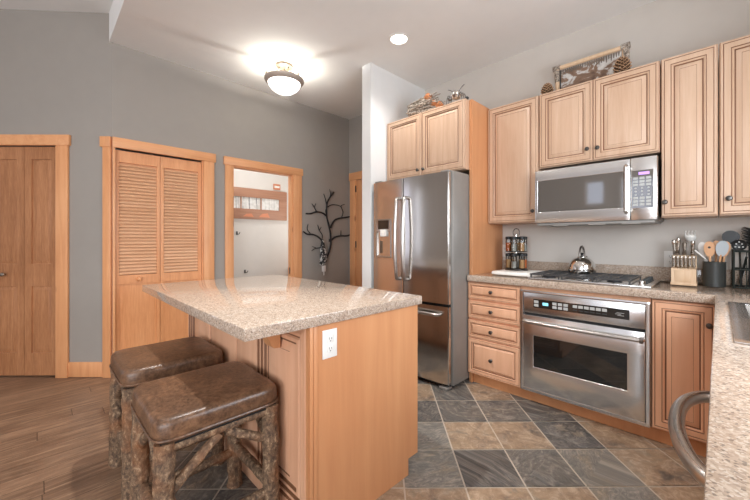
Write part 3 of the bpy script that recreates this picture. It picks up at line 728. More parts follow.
# ================================================================== MICROWAVE
t = thing('microwave', 'stainless over-the-range microwave hung under the short wall cabinet', 'microwave', (-0.655, 2.95, 1.33))
YM = 2.755; FM = F_range(YM)
MB().box(-1.034, -0.277, YM+0.03, YR-0.003, 1.338, 1.752, 0.003).build('microwave_body', 'steel_dark', t)
U1 = -0.418
mb = MB(FM); mb.cells([-1.034, -1.014, -0.452, U1], [1.340, 1.425, 1.668, 1.748], lambda u, v: not (-1.014 < u < -0.452 and 1.425 < v < 1.668), -0.028, 0.0, 0.003)
dr = mb.build('door', 'steel', t)
MB(FM).box(-1.016, -0.450, 1.423, 1.670, -0.020, -0.003).build('window', 'mw_glass', dr)
MB(FM).tube([(-0.437, 1.392, 0.0), (-0.437, 1.392, 0.030), (-0.437, 1.40, 0.040), (-0.437, 1.69, 0.040), (-0.437, 1.698, 0.030), (-0.437, 1.698, 0.0)], 0.0115, 12).build('handle', 'steel_handle', dr)
cp = MB(FM).box(U1+0.003, -0.277, 1.340, 1.748, -0.028, 0.0, 0.003).build('control_panel', 'steel', t)
kp = MB(FM).box(-0.408, -0.296, 1.418, 1.664, 0.0003, 0.002).build('keypad', 'mw_glass', cp)
MB(FM).box(-0.372, -0.316, 1.634, 1.652, 0.002, 0.003).build('clock_readout', 'violet_led', kp)
for r in range(9):
    for c_ in range(3):
        u, v = -0.388+c_*0.034, 1.432+r*0.0215
        if r in (3, 4, 5): MB(FM).box(u-0.005, u+0.005, v+0.003, v+0.013, 0.002, 0.003).build('button', 'btn', kp)
        else: MB(FM).box(u-0.013, u+0.013, v, v+0.016, 0.002, 0.0035, 0.001, 1).build('button', 'btn', kp)
MB().box(-1.02, -0.29, YM+0.012, YR-0.03, 1.322, 1.3375).build('bottom_grille', 'grey_side', t)
for x in (-0.86, -0.62, -0.42): MB().box(x-0.05, x+0.05, YM+0.03, YM+0.07, 1.318, 1.3218).build('lamp_lens', 'white_plate', t)

# ================================================================== REFRIGERATOR
t = thing('refrigerator', 'stainless french-door refrigerator with water dispenser in the alcove', 'refrigerator', (-1.975, 2.75, 0))
FX0, FX1 = -2.405, -1.534; YF = 2.294; FF = F_range(YF)
MB().box(FX0+0.006, -1.520, YF+0.046, YR-0.06, 0.03, 1.768, 0.004).build('case', 'grey_side', t)
MB().box(FX0+0.01, FX1-0.01, YF+0.0405, YF+0.0455, 0.035, 1.74).build('gasket', 'gasket', t)
def bowed(u0, u1, v0, v1, bow, n0=-0.07, nseg=10, ctr=None):
    mb = MB(FF); c0 = (FX0+FX1)/2; hw = (FX1-FX0)/2
    pts = []
    for i in range(nseg+1):
        u = u0+(u1-u0)*i/nseg; e = (u-c0)/hw
        pts.append((u, bow*(1-e*e)))
    pts[0] = (pts[0][0], pts[0][1]-0.008); pts.insert(1, (u0+0.008, pts[0][1]+0.008)); pts[-1] = (u1, pts[-1][1]-0.008); pts.insert(-1, (u1-0.008, pts[-1][1]+0.008))
    lo = [mb.bm.verts.new(mb.P((u, v0, n))) for u, n in pts]; hi = [mb.bm.verts.new(mb.P((u, v1, n))) for u, n in pts]
    lb = [mb.bm.verts.new(mb.P((u, v0, n0+0.03))) for u, n in (pts[0], pts[-1])]; hb = [mb.bm.verts.new(mb.P((u, v1, n0+0.03))) for u, n in (pts[0], pts[-1])]
    for i in range(len(pts)-1): mb.bm.faces.new((lo[i], lo[i+1], hi[i+1], hi[i]))
    mb.bm.faces.new(lo+[lb[1], lb[0]]); mb.bm.faces.new(hi+[hb[1], hb[0]])
    mb.bm.faces.new((lo[0], hi[0], hb[0], lb[0])); mb.bm.faces.new((lo[-1], hi[-1], hb[1], lb[1])); mb.bm.faces.new((lb[0], lb[1], hb[1], hb[0]))
    return mb
XM = -2.000
dl = bowed(FX0, XM-0.003, 0.690, 1.757, 0.022).build('door', 'steel_v', t, 25)
dr = bowed(XM+0.003, FX1, 0.690, 1.757, 0.022).build('door', 'steel_v', t, 25)
fz = bowed(FX0, FX1, 0.045, 0.668, 0.022).build('freezer_drawer', 'steel_v', t, 25)
for dd_, u in ((dl, XM-0.042), (dr, XM+0.048)):
    n = 14; pts = [(u, 0.86, 0.018), (u, 0.865, 0.055)]+[(u, 0.87+0.70*i/n, 0.062+0.022*math.sin(PI*i/n)) for i in range(n+1)]+[(u, 1.575, 0.055), (u, 1.58, 0.018)]
    MB(FF).tube(pts, 0.0155, 12).build('handle', 'steel_handle', dd_)
n = 14; pts = [(-2.30, 0.606, 0.006), (-2.295, 0.606, 0.05)]+[(-2.29+0.67*i/n, 0.606, 0.056+0.016*math.sin(PI*i/n)) for i in range(n+1)]+[(-1.615, 0.606, 0.05), (-1.61, 0.606, 0.006)]
MB(FF).tube(pts, 0.0145, 12).build('handle', 'steel_handle', fz)
# dispenser on the left door
dn = 0.0135
A0 = -2.352; A1 = -2.142
mb = MB(FF); mb.cells([A0, A0+0.018, A1-0.018, A1], [1.040, 1.060, 1.285, 1.405], lambda u, v: not (A0+0.018 < u < A1-0.018 and 1.06 < v < 1.285), 0.002, dn+0.006, 0.002)
dsp = mb.build('dispenser', 'steel_handle', dl)
MB(FF).box(A0+0.019, A1-0.019, 1.061, 1.284, 0.0, 0.0068).build('dispenser_recess', 'steel', dsp)
MB(FF).box(A0+0.035, A1-0.035, 1.310, 1.392, dn+0.0062, dn+0.008).build('dispenser_display', 'black_glass', dsp)
MB(FF).box(A0+0.075, A1-0.060, 1.24, 1.305, 0.0068, 0.036, 0.004).build('dispenser_spout', 'white_plate', dsp)
MB(FF).box(A0+0.050, A1-0.035, 1.08, 1.20, 0.0068, 0.012, 0.003).build('dispenser_paddle', 'steel_dark', dsp)
MB().box(-1.62, -1.54, YF+0.01, YF+0.12, 1.7575, 1.774, 0.004).build('hinge_cover', 'grey_side', t)
MB().box(-2.39, -2.31, YF+0.01, YF+0.12, 1.7575, 1.774, 0.004).build('hinge_cover', 'grey_side', t)
MB().box(FX0+0.02, FX1-0.02, YF+0.03, YF+0.07, 0.004, 0.034).build('base_grille', 'gasket', t)
for u in (-1.58, -2.35): MB().box(u-0.04, u+0.04, YF-0.012, YF+0.06, 0.001, 0.022, 0.006).build('foot', 'grey_side', t)

# ================================================================== ISLAND
IX0, IX1, IY0, IY1 = -2.66, -1.136, 0.737, 1.408
t = thing('kitchen_island', 'maple kitchen island with a square end panel and bracketed overhang', 'kitchen island', (-1.9, 1.05, 0))
mb = MB(frame((IX1, 0, 0), (0, 1, 0), (1, 0, 0)))     # end panel with the toe notch
mb.prism([(IY0, 0.001), (IY1-0.075, 0.001), (IY1-0.075, 0.085), (IY1, 0.085), (IY1, 0.869), (IY0, 0.869)], -0.02, 0.0)
ep = mb.build('end_panel', 'maple_side', t)
FI = frame((IX1, 0, 0), (0, 1, 0), (1, 0, 0))
MB(FI).box(IY0+0.002, IY0+0.018, 0.002, 0.868, 0.0005, 0.006, 0.0015).build('corner_moulding', 'maple_side', ep)
MB(FI).box(IY0+0.020, IY0+0.040, 0.002, 0.868, 0.0005, 0.004, 0.0015).build('corner_moulding', 'maple_side', ep)
mb = MB(frame((0, 0, 0), (0, 1, 0), (1, 0, 0)))
mb.prism([(IY0+0.02, 0.001), (IY1-0.075, 0.001), (IY1-0.075, 0.085), (IY1-0.02, 0.085), (IY1-0.02, 0.869), (IY0+0.02, 0.869)], IX0, IX1-0.021)
mb.build('cabinet_body', 'maple_side', t)
FIS = F_range(IY0+0.0195)
for (a, b) in ((-2.655, -2.24), (-1.60, -1.163)):
    mb = MB(FIS); mb.rings(b-a, 0.772, PROF_I, a, 0.09); mb.build('side_panel', ['maple_panel', 'glaze'], t, 30)
MB(FIS).box(-2.235, -1.847, 0.09, 0.862, 0, 0.012, 0.002).build('side_board', 'maple_panel', t)
MB(FIS).box(-1.841, -1.605, 0.09, 0.862, 0, 0.012, 0.002).build('side_board', 'maple_panel', t)
MB(FIS).box(-2.655, -1.162, 0.001, 0.088, 0, 0.010, 0.002).build('base_moulding', 'maple_panel', t)
for x in (-1.385, -2.30):
    mb = MB(frame((x, 0, 0), (0, 1, 0), (1, 0, 0)))
    mb.prism([(IY0-0.001, 0.868), (IY0-0.15, 0.868), (IY0-0.15, 0.845), (IY0-0.135, 0.825), (IY0-0.10, 0.815), (IY0-0.065, 0.80), (IY0-0.05, 0.78), (IY0-0.045, 0.76), (IY0-0.03, 0.745), (IY0-0.001, 0.742)], -0.03, 0.03)
    mb.build('bracket', 'maple_side', t)
fb = frame((0, IY1-0.0195, 0), (-1, 0, 0), (0, 1, 0))
for i in range(3):
    a = 1.165+i*0.495
    d = door_front('cabinet_door', fb, a+0.003, a+0.49, 0.10, 0.862, t, 1.0, ('maple_panel', 'glaze')); knob(fb, a+0.04, 0.78, d)
mb = MB(); mb.box(-2.695, -1.118, 0.478, 1.425, 0.870, 0.914, 0.004)
tag(mb.build('island_countertop', 'granite'), 'polished speckled granite slab on top of the island', 'countertop')
def outlet(fr, u, v, label, parent=None, horiz=False):
    t = thing('wall_outlet', label, 'outlet', fr @ Vector((u, v, 0.0)), 'white outlet plates')
    w, h = (0.036, 0.058) if not horiz else (0.058, 0.036)
    p = MB(fr).box(u-w, u+w, v-h, v+h, 0.0008, 0.006, 0.002).build('cover_plate', 'white_plate', t)
    for dv in (-0.02, 0.02):
        du, dw = (0, dv) if not horiz else (dv, 0)
        mb = MB(fr); mb.box(u+du-0.014, u+du+0.014, v+dw-0.015, v+dw+0.015, 0.0061, 0.008, 0.002)
        r = mb.build('receptacle', 'white_plate', t)
        mb = MB(fr)
        mb.box(u+du-0.007, u+du-0.005, v+dw-0.002, v+dw+0.007, 0.0081, 0.0086)
        mb.build('slot', 'slot', r)
        mb = MB(fr); mb.box(u+du+0.005, u+du+0.007, v+dw-0.002, v+dw+0.006, 0.0081, 0.0086); mb.build('slot', 'slot', r)
        mb = MB(fr); mb.lathe((u+du, v+dw-0.008, 0), [(0.0025, 0.0081), (0.0025, 0.0086)], 8); mb.build('slot', 'slot', r)
    return t
outlet(frame((IX1, 0, 0), (0, 1, 0), (1, 0, 0)), 0.835, 0.786, 'white outlet plate on the end panel of the island')
FR_ = F_range(YR)
outlet(FR_, -1.462, 1.105, 'white outlet plate on the wall left of the spice rack')
outlet(FR_, -0.242, 1.072, 'white outlet plate on the wall left of the knife block')

# ================================================================== STOOLS
def rough(p, q, r0, r1=None, seed=0, n=9):
    p, q = Vector(p), Vector(q); r1 = r1 or r0; rr = random.Random(seed)
    side = (q-p).cross(Vector((0.3, 0.5, 0.8))).normalized(); pts, rads = [], []
    b = rr.uniform(-0.006, 0.006)
    for i in range(n):
        s_ = i/(n-1); pts.append(p.lerp(q, s_)+side*b*math.sin(PI*s_)); rads.append((r0+(r1-r0)*s_)*(1+rr.uniform(-0.06, 0.06)))
    return pts, rads
def log(mb, p, q, r0, r1=None, seed=0, n=14, seg=12):
    a, b = rough(p, q, r0, r1, seed, n); mb.tube(a, b, seg, wob=0.16, seed=seed); return mb
def cushion(cx, cy, hx, hy, z0, z1):
    mb = MB(); n = 22; e = 9.0
    ver = {}
    layers = [(z0, 0.955), (z0+0.006, 0.985), (z0+0.022, 1.0), (z0+0.5*(z1-z0), 1.0), (z0+0.72*(z1-z0), 0.995), (z0+0.85*(z1-z0), 0.98), (z0+0.94*(z1-z0), 0.95), (z0+0.985*(z1-z0), 0.91), (z1, 0.84), (z1+0.004, 0.62), (z1+0.007, 0.35), (z1+0.008, 0.12)]
    N = 64; rings = []
    for z, s_ in layers:
        ring = []
        for k in range(N):
            an = 2*PI*k/N; c_, s2 = math.cos(an), math.sin(an)
            r = (abs(c_)**e+abs(s2)**e)**(-1/e)
            m_ = 0.002*mnoise.noise(Vector((c_*3, s2*3, z*30)))
            inset = (1-s_)*min(hx, hy)
            x = c_*r*(hx-inset)+m_; y = s2*r*(hy-inset)+m_
            ring.append(mb.bm.verts.new((cx+x, cy+y, z)))
        rings.append(ring)
    for a, b in zip(rings, rings[1:]):
        for k in range(N): mb.bm.faces.new((a[k], a[(k+1) % N], b[(k+1) % N], b[k]))
    mb.bm.faces.new(rings[0]); mb.bm.faces.new(rings[-1])
    return mb
SX, SY = -1.515, 0.487; HX, HY = 0.222, 0.225; ZS = 0.53
st = thing('bar_stool', 'rustic log bar stool with brown leather seat nearest the camera', 'stool', (SX, SY, 0), 'log bar stools at the island')
cu = cushion(SX, SY, HX, HY, ZS, 0.612).build('seat_cushion', 'leather', st, 60)
N = 64; e = 9.0; pp = []
for k in range(N):
    an = 2*PI*k/N; r = (abs(math.cos(an))**e+abs(math.sin(an))**e)**(-1/e); pp.append((SX+math.cos(an)*r*(HX+0.001), SY+math.sin(an)*r*(HY+0.001), ZS+0.014))
MB().tube(pp, 0.0045, 6, closed=True).build('piping', 'leather', cu)
MB().box(SX-HX+0.02, SX+HX-0.02, SY-HY+0.02, SY+HY-0.02, ZS-0.012, ZS+0.003).build('seat_base', 'black', st)
lx, ly = HX-0.038, HY-0.036; sd = 1
for sx in (-1, 1):
    for sy in (-1, 1):
        x, y = SX+sx*lx, SY+sy*ly
        log(MB(), (x+sx*0.004, y+sy*0.004, 0.001), (x, y, ZS-0.002), 0.034, 0.032, sd, 22).build('leg', 'bark', st); sd += 1
for sx in (-1, 1):
    x = SX+sx*lx
    log(MB(), (x, SY-ly, ZS-0.025), (x, SY+ly, ZS-0.025), 0.018, None, sd).build('rail', 'bark', st); sd += 1
    log(MB(), (x, SY-ly, 0.17), (x, SY+ly, 0.17), 0.021, None, sd).build('stretcher', 'bark', st); sd += 1
    for s2 in (-1, 1):
        log(MB(), (x, SY+s2*(ly-0.005), 0.345 if s2 < 0 else 0.385), (x, SY+s2*0.012, ZS-0.045), 0.019, 0.016, sd).build('brace', 'bark', st); sd += 1
for sy in (-1, 1):
    y = SY+sy*ly
    log(MB(), (SX-lx, y, ZS-0.025), (SX+lx, y, ZS-0.025), 0.018, None, sd).build('rail', 'bark', st); sd += 1
    log(MB(), (SX-lx, y, 0.20), (SX+lx, y, 0.20), 0.022, None, sd).build('stretcher', 'bark', st); sd += 1
    for s2 in (-1, 1):
        log(MB(), (SX+s2*(lx-0.005), y, 0.36), (SX+s2*0.012, y, ZS-0.045), 0.018, 0.015, sd).build('brace', 'bark', st); sd += 1
dup(st, (-2.125, 0.490, 0), 'rustic log bar stool with brown leather seat behind the nearer stool')

# ================================================================== COOKTOP and things on the counter
t = thing('gas_cooktop', 'stainless gas cooktop with black grates set in the counter', 'cooktop', (-0.66, 2.85, 0.915))
MB().box(-1.035, -0.290, 2.600, 3.085, 0.9145, 0.926, 0.004).build('tray', 'steel', t)
for i, (bx, by, br) in enumerate(((-0.92, 2.73, 0.042), (-0.92, 2.96, 0.036), (-0.70, 2.85, 0.052), (-0.50, 2.73, 0.036), (-0.50, 2.96, 0.042))):
    b = MB().lathe((bx, by, 0.9262), [(br*1.25, 0), (br*1.25, 0.004), (br, 0.006), (br, 0.014), (br*0.9, 0.018), (br*0.3, 0.019)], 20).build('burner', 'iron', t)
for (gx0, gx1) in ((-1.025, -0.815), (-0.808, -0.600), (-0.593, -0.395)):
    mb = MB(); y0, y1 = 2.625, 3.065; z0, z1 = 0.945, 0.953
    cx = (gx0+gx1)/2
    us = [gx0, gx0+0.009, cx-0.005, cx+0.005, gx1-0.009, gx1]; vs = [y0, y0+0.009, 2.730, 2.739, 2.841, 2.850, 2.955, 2.964, y1-0.009, y1]
    mb.cells(us, vs, lambda x, y: x < us[1] or x > us[4] or us[2] < x < us[3] or y < vs[1] or y > vs[8] or vs[2] < y < vs[3] or vs[4] < y < vs[5] or vs[6] < y < vs[7], z0, z1)
    g = mb.build('grate', 'grate_iron', t)
    for fx in (gx0+0.003, gx1-0.012):
        for fy in (y0+0.002, y1-0.012): MB().box(fx, fx+0.009, fy, fy+0.010, 0.9262, 0.945).build('grate_foot', 'grate_iron', g)
for i in range(5):
    MB().lathe((-0.342, 2.665+i*0.088, 0.9262), [(0.022, 0), (0.022, 0.004), (0.017, 0.006), (0.015, 0.024), (0.005, 0.026)], 16).build('control_knob', 'dark_plastic' if i else 'chrome', t)
# kettle
kx, ky, kz = -0.752, 2.945, 0.9535
t = thing('kettle', 'shiny steel kettle standing on the back of the cooktop', 'kettle', (kx, ky, kz))
kb = MB().lathe((kx, ky, kz), [(0.078, 0), (0.088, 0.004), (0.094, 0.014), (0.096, 0.030), (0.092, 0.060), (0.080, 0.088), (0.060, 0.108), (0.040, 0.118), (0.034, 0.120)], 36).build('kettle_body', 'chrome', t)
lid = MB().lathe((kx, ky, kz+0.1202), [(0.034, 0), (0.033, 0.004), (0.020, 0.009), (0.006, 0.012)], 24).build('lid', 'chrome', t)
MB().lathe((kx, ky, kz+0.1322), [(0.004, 0), (0.005, 0.006), (0.012, 0.010), (0.013, 0.018), (0.006, 0.024)], 14).build('lid_knob', 'black', lid)
MB().tube(spline([(kx+0.0, ky-0.055, kz+0.105), (kx+0.0, ky-0.056, kz+0.150), (kx+0.0, ky-0.040, kz+0.188), (kx, ky, kz+0.205), (kx+0.0, ky+0.040, kz+0.188), (kx, ky+0.056, kz+0.150), (kx, ky+0.055, kz+0.105)], 5), 0.0075, 10).build('handle', 'steel_dark', t)
MB().tube(spline([(kx+0.0, ky+0.076, kz+0.075), (kx+0.0, ky+0.100, kz+0.098), (kx+0.0, ky+0.116, kz+0.122)], 4), [0.016]*3+[0.014]*3+[0.011]*3, 12).build('spout', 'chrome', t)
# white cutting board
tag(MB().box(-1.385, -1.062, 2.720, 3.060, 0.9148, 0.943, 0.006).build('cutting_board', 'white'), 'white cutting board lying on the counter under the spice rack', 'cutting board')
# spice rack
rx, ry, rz = -1.268, 2.950, 0.9435
t = thing('spice_rack', 'round two-tier metal spice rack standing on the white board', 'spice rack', (rx, ry, rz))
MB().lathe((rx, ry, rz), [(0.094, 0), (0.096, 0.004), (0.094, 0.010), (0.080, 0.016), (0.020, 0.018)], 28).build('base', 'pewter', t)
MB().tube([(rx, ry, rz+0.017), (rx, ry, rz+0.31)], 0.006, 10).build('post', 'chrome', t)
MB().lathe((rx, ry, rz+0.158), [(0.020, 0), (0.090, 0.001), (0.092, 0.006), (0.020, 0.007)], 28).build('upper_tray', 'pewter', t)
MB().tube(spline([(rx-0.026, ry, rz+0.308), (rx-0.028, ry, rz+0.335), (rx-0.018, ry, rz+0.356), (rx, ry, rz+0.364), (rx+0.018, ry, rz+0.356), (rx+0.028, ry, rz+0.335), (rx+0.026, ry, rz+0.308)], 4), 0.004, 8).build('carry_loop', 'pewter', t)
MB().box(rx-0.028, rx+0.028, ry-0.005, ry+0.005, rz+0.3045, rz+0.3085).build('loop_plate', 'pewter', t)
fills = ['spice_red', 'spice_grey', 'spice_tan', 'spice_tan', 'spice_grey', 'spice_red', 'spice_tan', 'spice_grey', 'spice_grey', 'spice_tan', 'spice_red', 'spice_grey']
names_ = {'spice_red': 'orange', 'spice_grey': 'grey', 'spice_tan': 'tan'}
where_ = ['left', 'front', 'right']
for tier in range(2):
    for k in range(6):
        an = math.radians(215+60*k); x, y = rx+0.066*math.cos(an), ry+0.066*math.sin(an); z = rz+(0.0185 if tier == 0 else 0.1655)
        f = ['spice_red', 'spice_grey', 'spice_tan', 'spice_grey', 'spice_tan', 'spice_grey'][(k+2*tier*0) % 6] if tier else ['spice_tan', 'spice_grey', 'spice_tan', 'spice_red', 'spice_grey', 'spice_tan'][k]
        lab = f'small glass spice jar of {names_[f]} spice, ' + ['front left', 'front centre', 'front right', 'back right', 'back centre', 'back left'][k] + (' on the upper tier of the rack' if tier else ' on the bottom tier of the rack')
        j = thing('spice_jar', lab, 'spice jar', (x, y, z), 'spice jars on the rack')
        MB().lathe((x, y, z), [(0.022, 0.0004), (0.024, 0.003), (0.024, 0.100), (0.021, 0.104)], 16).build('glass', 'jar_glass', j)
        MB().lathe((x, y, z), [(0.0215, 0.003), (0.0215, 0.075 if f != 'spice_grey' else 0.06)], 16).build('spice', f, j)
        MB().lathe((x, y, z), [(0.026, 0.1045), (0.026, 0.126), (0.023, 0.129), (0.004, 0.1295)], 16).build('lid', 'black', j)
# knife block
bx0, bx1, by0 = -0.222, -0.100, 2.925
t = thing('knife_block', 'pale wooden knife block full of steel handled knives on the counter', 'knife block', (-0.161, 2.99, 0.915))
mb = MB(frame((bx0, 0, 0), (0, 1, 0), (1, 0, 0)))
mb.prism([(by0, 0.932), (by0+0.14, 0.932), (by0+0.14, 1.105), (by0+0.075, 1.105), (by0+0.070, 1.030), (by0, 1.022)], 0, bx1-bx0); mb.build('block', 'block', t)
MB().box(bx0-0.004, bx1+0.004, by0-0.004, by0+0.144, 0.915, 0.9318, 0.002).build('base', 'block', t)
MB(F_range(by0)).box(bx0+0.018, bx1-0.024, 0.940, 1.012, 0.0004, 0.003, 0.001).build('front_inlay', 'block', t)
def knife(label, x, y, z, L, r, lean, grp):
    t = thing('knife', label, 'knife', (x, y, z), grp)
    d = Vector((lean, -0.22, 1)).normalized(); p = Vector((x, y, z))
    MB().tube([p+d*0.0015, p+d*0.010, p+d*L*0.35, p+d*L*0.7, p+d*L*0.92, p+d*L], [r*0.9, r, r*0.85, r*1.05, r*1.15, r*0.7], 10).build('handle', 'nickel', t)
    MB().tube([p-d*0.05, p-d*0.001], [0.002, 0.003], 6).build('blade', 'chrome', t)
posn = ['first', 'second', 'third', 'fourth', 'fifth', 'sixth']
for i in range(6):
    knife(f'short steel knife handle in front row of block, {posn[i]} from left', bx0+0.012+i*0.0195, by0+0.035, 1.030, 0.076, 0.0085, 0.0, 'steak knives in the block')
for i, (dx, L, ln) in enumerate(((0.012, 0.105, -0.05), (0.026, 0.120, 0.05), (0.060, 0.092, 0.02), (0.100, 0.100, 0.03))):
    knife(['longest knife handle leaning left at the back of block', 'tall knife handle in the back row, second from left', 'back row knife handle at the middle of block', 'back row knife handle at the right end of block'][i],
          bx0+dx, by0+0.105, 1.106, L, 0.011, ln, 'large knives in the block')
# white pasta server standing behind the knives
t = thing('pasta_server', 'white pasta server with curved prongs standing behind the knives', 'utensil', (-0.128, 3.09, 0.915))
MB().tube([(-0.128, 3.09, 0.9155), (-0.130, 3.085, 1.08), (-0.132, 3.08, 1.20)], 0.006, 8).build('handle', 'white', t)
mb = MB(); mb.lathe((-0.134, 3.075, 1.205), [(0.006, -0.012), (0.022, 0.0), (0.030, 0.022), (0.026, 0.036), (0.018, 0.038)], 16); hd = mb.build('head', 'white', t)
for k in range(4):
    x = -0.158+k*0.016
    MB().tube([(x, 3.06, 1.232), (x-0.001, 3.045, 1.255), (x+0.004, 3.03, 1.268)], [0.005, 0.0045, 0.003], 6).build('prong', 'white', hd)
# crock with utensils
cx, cy, cz = -0.018, 2.985, 0.9145
t = thing('utensil_crock', 'black cylindrical crock holding cooking utensils right of knife block', 'crock', (cx, cy, cz))
MB().lathe((cx, cy, cz), [(0.050, 0.0004), (0.053, 0.004), (0.0535, 0.150), (0.0545, 0.158), (0.0505, 0.159), (0.0490, 0.150), (0.0480, 0.010), (0.01, 0.009)], 32).build('crock_body', 'crock', t)
def paddle(name, label, foot, tip, hw, hl, mat, thick=0.006, hole=False, handle_mat=None):
    foot, tip = Vector(foot), Vector(tip); d = (tip-foot).normalized()
    t = thing(name, label, 'utensil', foot, 'utensils in the crock')
    neck = tip-d*hl
    MB().tube([foot, foot.lerp(neck, 0.5), neck+d*0.012], [0.006, 0.0055, 0.006], 8).build('handle', handle_mat or mat, t)
    side = d.cross(Vector((0, -1, 0))).normalized(); nn = side.cross(d).normalized()
    m = Matrix((side, d, nn)).transposed().to_4x4(); m.translation = neck
    poly = []
    for k in range(24):
        an = 2*PI*k/24; y = hl*0.5*(1-math.cos(an)); x = hw*math.sin(an)*(0.82+0.25*y/hl)
        poly.append((x, y))
    mb = MB(m); mb.prism(poly, -thick/2, thick/2); h = mb.build('head', mat, t)
    if hole:
        mb = MB(m); mb.lathe((0, hl*0.62, 0), [(0.007, -thick/2-0.0004), (0.007, thick/2+0.0004)], 12); mb.build('hole', 'slot', h)
paddle('wooden_spoon', 'wooden spoon with a dark hole in its round head', (cx-0.012, cy-0.014, cz+0.011), (cx-0.024, cy-0.048, 1.200), 0.027, 0.100, 'spoon', hole=True)
paddle('wooden_spoon', 'plain wooden spoon standing behind the grey spatula', (cx+0.026, cy+0.006, cz+0.011), (cx+0.054, cy-0.002, 1.20), 0.024, 0.095, 'spoon')
paddle('wooden_spatula', 'wooden spatula in the middle of the crock behind the others', (cx+0.004, cy+0.010, cz+0.011), (cx+0.010, cy+0.004, 1.205), 0.022, 0.09, 'spoon')
paddle('silicone_spatula', 'pale grey silicone spatula tilted right in the crock', (cx+0.006, cy-0.014, cz+0.011), (cx+0.040, cy-0.058, 1.204), 0.030, 0.100, 'silicone', 0.008, handle_mat='spoon')
paddle('serving_spoon', 'white serving spoon at the left of the crock', (cx-0.024, cy+0.018, cz+0.011), (cx-0.058, cy+0.022, 1.195), 0.024, 0.095, 'white')
paddle('turner', 'large black turner rising above the right of the crock', (cx-0.014, cy+0.020, cz+0.011), (cx+0.084, cy+0.036, 1.265), 0.042, 0.085, 'black', 0.007)
t = thing('whisk_handle', 'thin white rod leaning out over the left of crock', 'utensil', (cx-0.02, cy-0.030, cz+0.011), 'utensils in the crock')
MB().tube([(cx-0.034, cy-0.004, cz+0.0115), (cx-0.035, cy-0.006, cz+0.168), (cx-0.090, cy-0.03, cz+0.228)], [0.005, 0.005, 0.005], 8).build('rod', 'white', t)
# dark wire rack with black utensils at the right edge
wx0, wx1, wy0, wy1, wz = 0.066, 0.285, 2.955, 3.110, 0.9145
t = thing('wire_rack', 'dark wire dish rack standing on the counter at right edge', 'rack', ((wx0+wx1)/2, (wy0+wy1)/2, wz))
fr_ = MB()
for z in (wz+0.006, wz+0.115, wz+0.225):
    MB().tube([(wx0, wy0, z), (wx1, wy0, z), (wx1, wy1, z), (wx0, wy1, z)], 0.005, 8, closed=True).build('hoop', 'rack_metal', t)
for (x, y) in ((wx0, wy0), (wx1, wy0), (wx1, wy1), (wx0, wy1)):
    MB().tube([(x, y, wz+0.001), (x, y, wz+0.235)], 0.006, 8).build('post', 'rack_metal', t)
for i in range(1, 8):
    x = wx0+(wx1-wx0)*i/8
    MB().tube([(x, wy0, wz+0.006), (x, wy0, wz+0.225)], 0.0028, 6).build('wire', 'rack_metal', t)
    MB().tube([(x, wy0, wz+0.006), (x, wy1, wz+0.006)], 0.0028, 6).build('wire', 'rack_metal', t)
for i in range(4):
    x = wx0+0.03+i*0.045
    MB().tube([(x, wy0+0.143, wz+0.02), (x+0.03, wy0+0.135, wz+0.19)], 0.006, 8).build('slanted_bar', 'rack_metal', t)
t = thing('bottle_brush', 'black bristle brush sticking up from the wire rack', 'brush', (0.137, 3.068, wz+0.012))
MB().tube([(0.137, 3.068, wz+0.013), (0.137, 3.068, wz+0.36)], 0.005, 8).build('handle', 'black', t)
mb = MB(); rr = random.Random(3)
for k in range(70):
    z = wz+0.255+0.11*k/70; an = k*2.4
    mb.tube([(0.137, 3.068, z), (0.137+0.036*math.cos(an), 3.068+0.036*math.sin(an), z+0.012)], [0.003, 0.0018], 5)
b = mb.build('bristles', 'black', t); b['kind'] = 'stuff'
t = thing('slotted_ladle', 'black slotted ladle leaning in the left of wire rack', 'utensil', (0.100, 3.0, wz+0.012))
MB().tube([(0.100, 3.00, wz+0.013), (0.092, 2.99, wz+0.24)], 0.005, 8).build('handle', 'black', t)
mb = MB(); mb.lathe((0.090, 2.985, wz+0.262), [(0.004, 0.012), (0.022, 0.008), (0.034, 0.0), (0.032, -0.006), (0.02, 0.002), (0.004, 0.004)], 18, axis=1); h = mb.build('bowl', 'black', t)
for (dx, dz) in ((-0.012, 0.008), (0.012, 0.008), (0, -0.012), (0, 0.02), (-0.016, -0.010), (0.016, -0.010)):
    MB().box(0.090+dx-0.0035, 0.090+dx+0.0035, 2.976, 2.9785, wz+0.262+dz-0.0035, wz+0.262+dz+0.0035).build('slot_opening', 'btn', h)

# ================================================================== DECOR ABOVE THE CABINETS
zt = ZU1+0.0005
t = thing('rustic_picture', 'rustic framed winter picture with log top rail on wall cabinets', 'picture', (-0.72, 3.0, zt))
FP = F_range(3.0)
MB(FP).tube([(-0.965, zt+0.232, 0), (-0.465, zt+0.232, 0)], 0.017, 14).build('top_rail', 'block', t)
for x in (-0.945, -0.490):
    MB(FP).tube([(x, zt+0.001, 0), (x+0.002, zt+0.22, 0)], 0.016, 12, wob=0.1).build('side_post', 'block', t)
for x in (-0.978, -0.510):
    MB(FP).tube([(x, zt+0.235, 0.0), (x+0.055, zt+0.235, 0.0)], 0.023, 12, wob=0.15).build('corner_wrap', 'twig', t)
    MB(FP).tube([(x+0.030, zt+0.212, 0.0), (x+0.032, zt+0.12, 0.0)], [0.022, 0.019], 12, wob=0.15).build('corner_wrap', 'twig', t)
MB(FP).box(-0.925, -0.510, zt+0.002, zt+0.205, -0.010, -0.004).build('picture_panel', 'snow', t)
mb = MB(FP)
for i in range(26):
    x = -0.918+i*0.0158; L = 0.03+0.022*random.random()
    mb.prism([(x-0.007, zt+0.212), (x+0.007, zt+0.212), (x+0.002, zt+0.212-L), (x-0.002, zt+0.212-L)], -0.003, 0.001)
fz_ = mb.build('bark_fringe', 'weathered', t); fz_['kind'] = 'stuff'
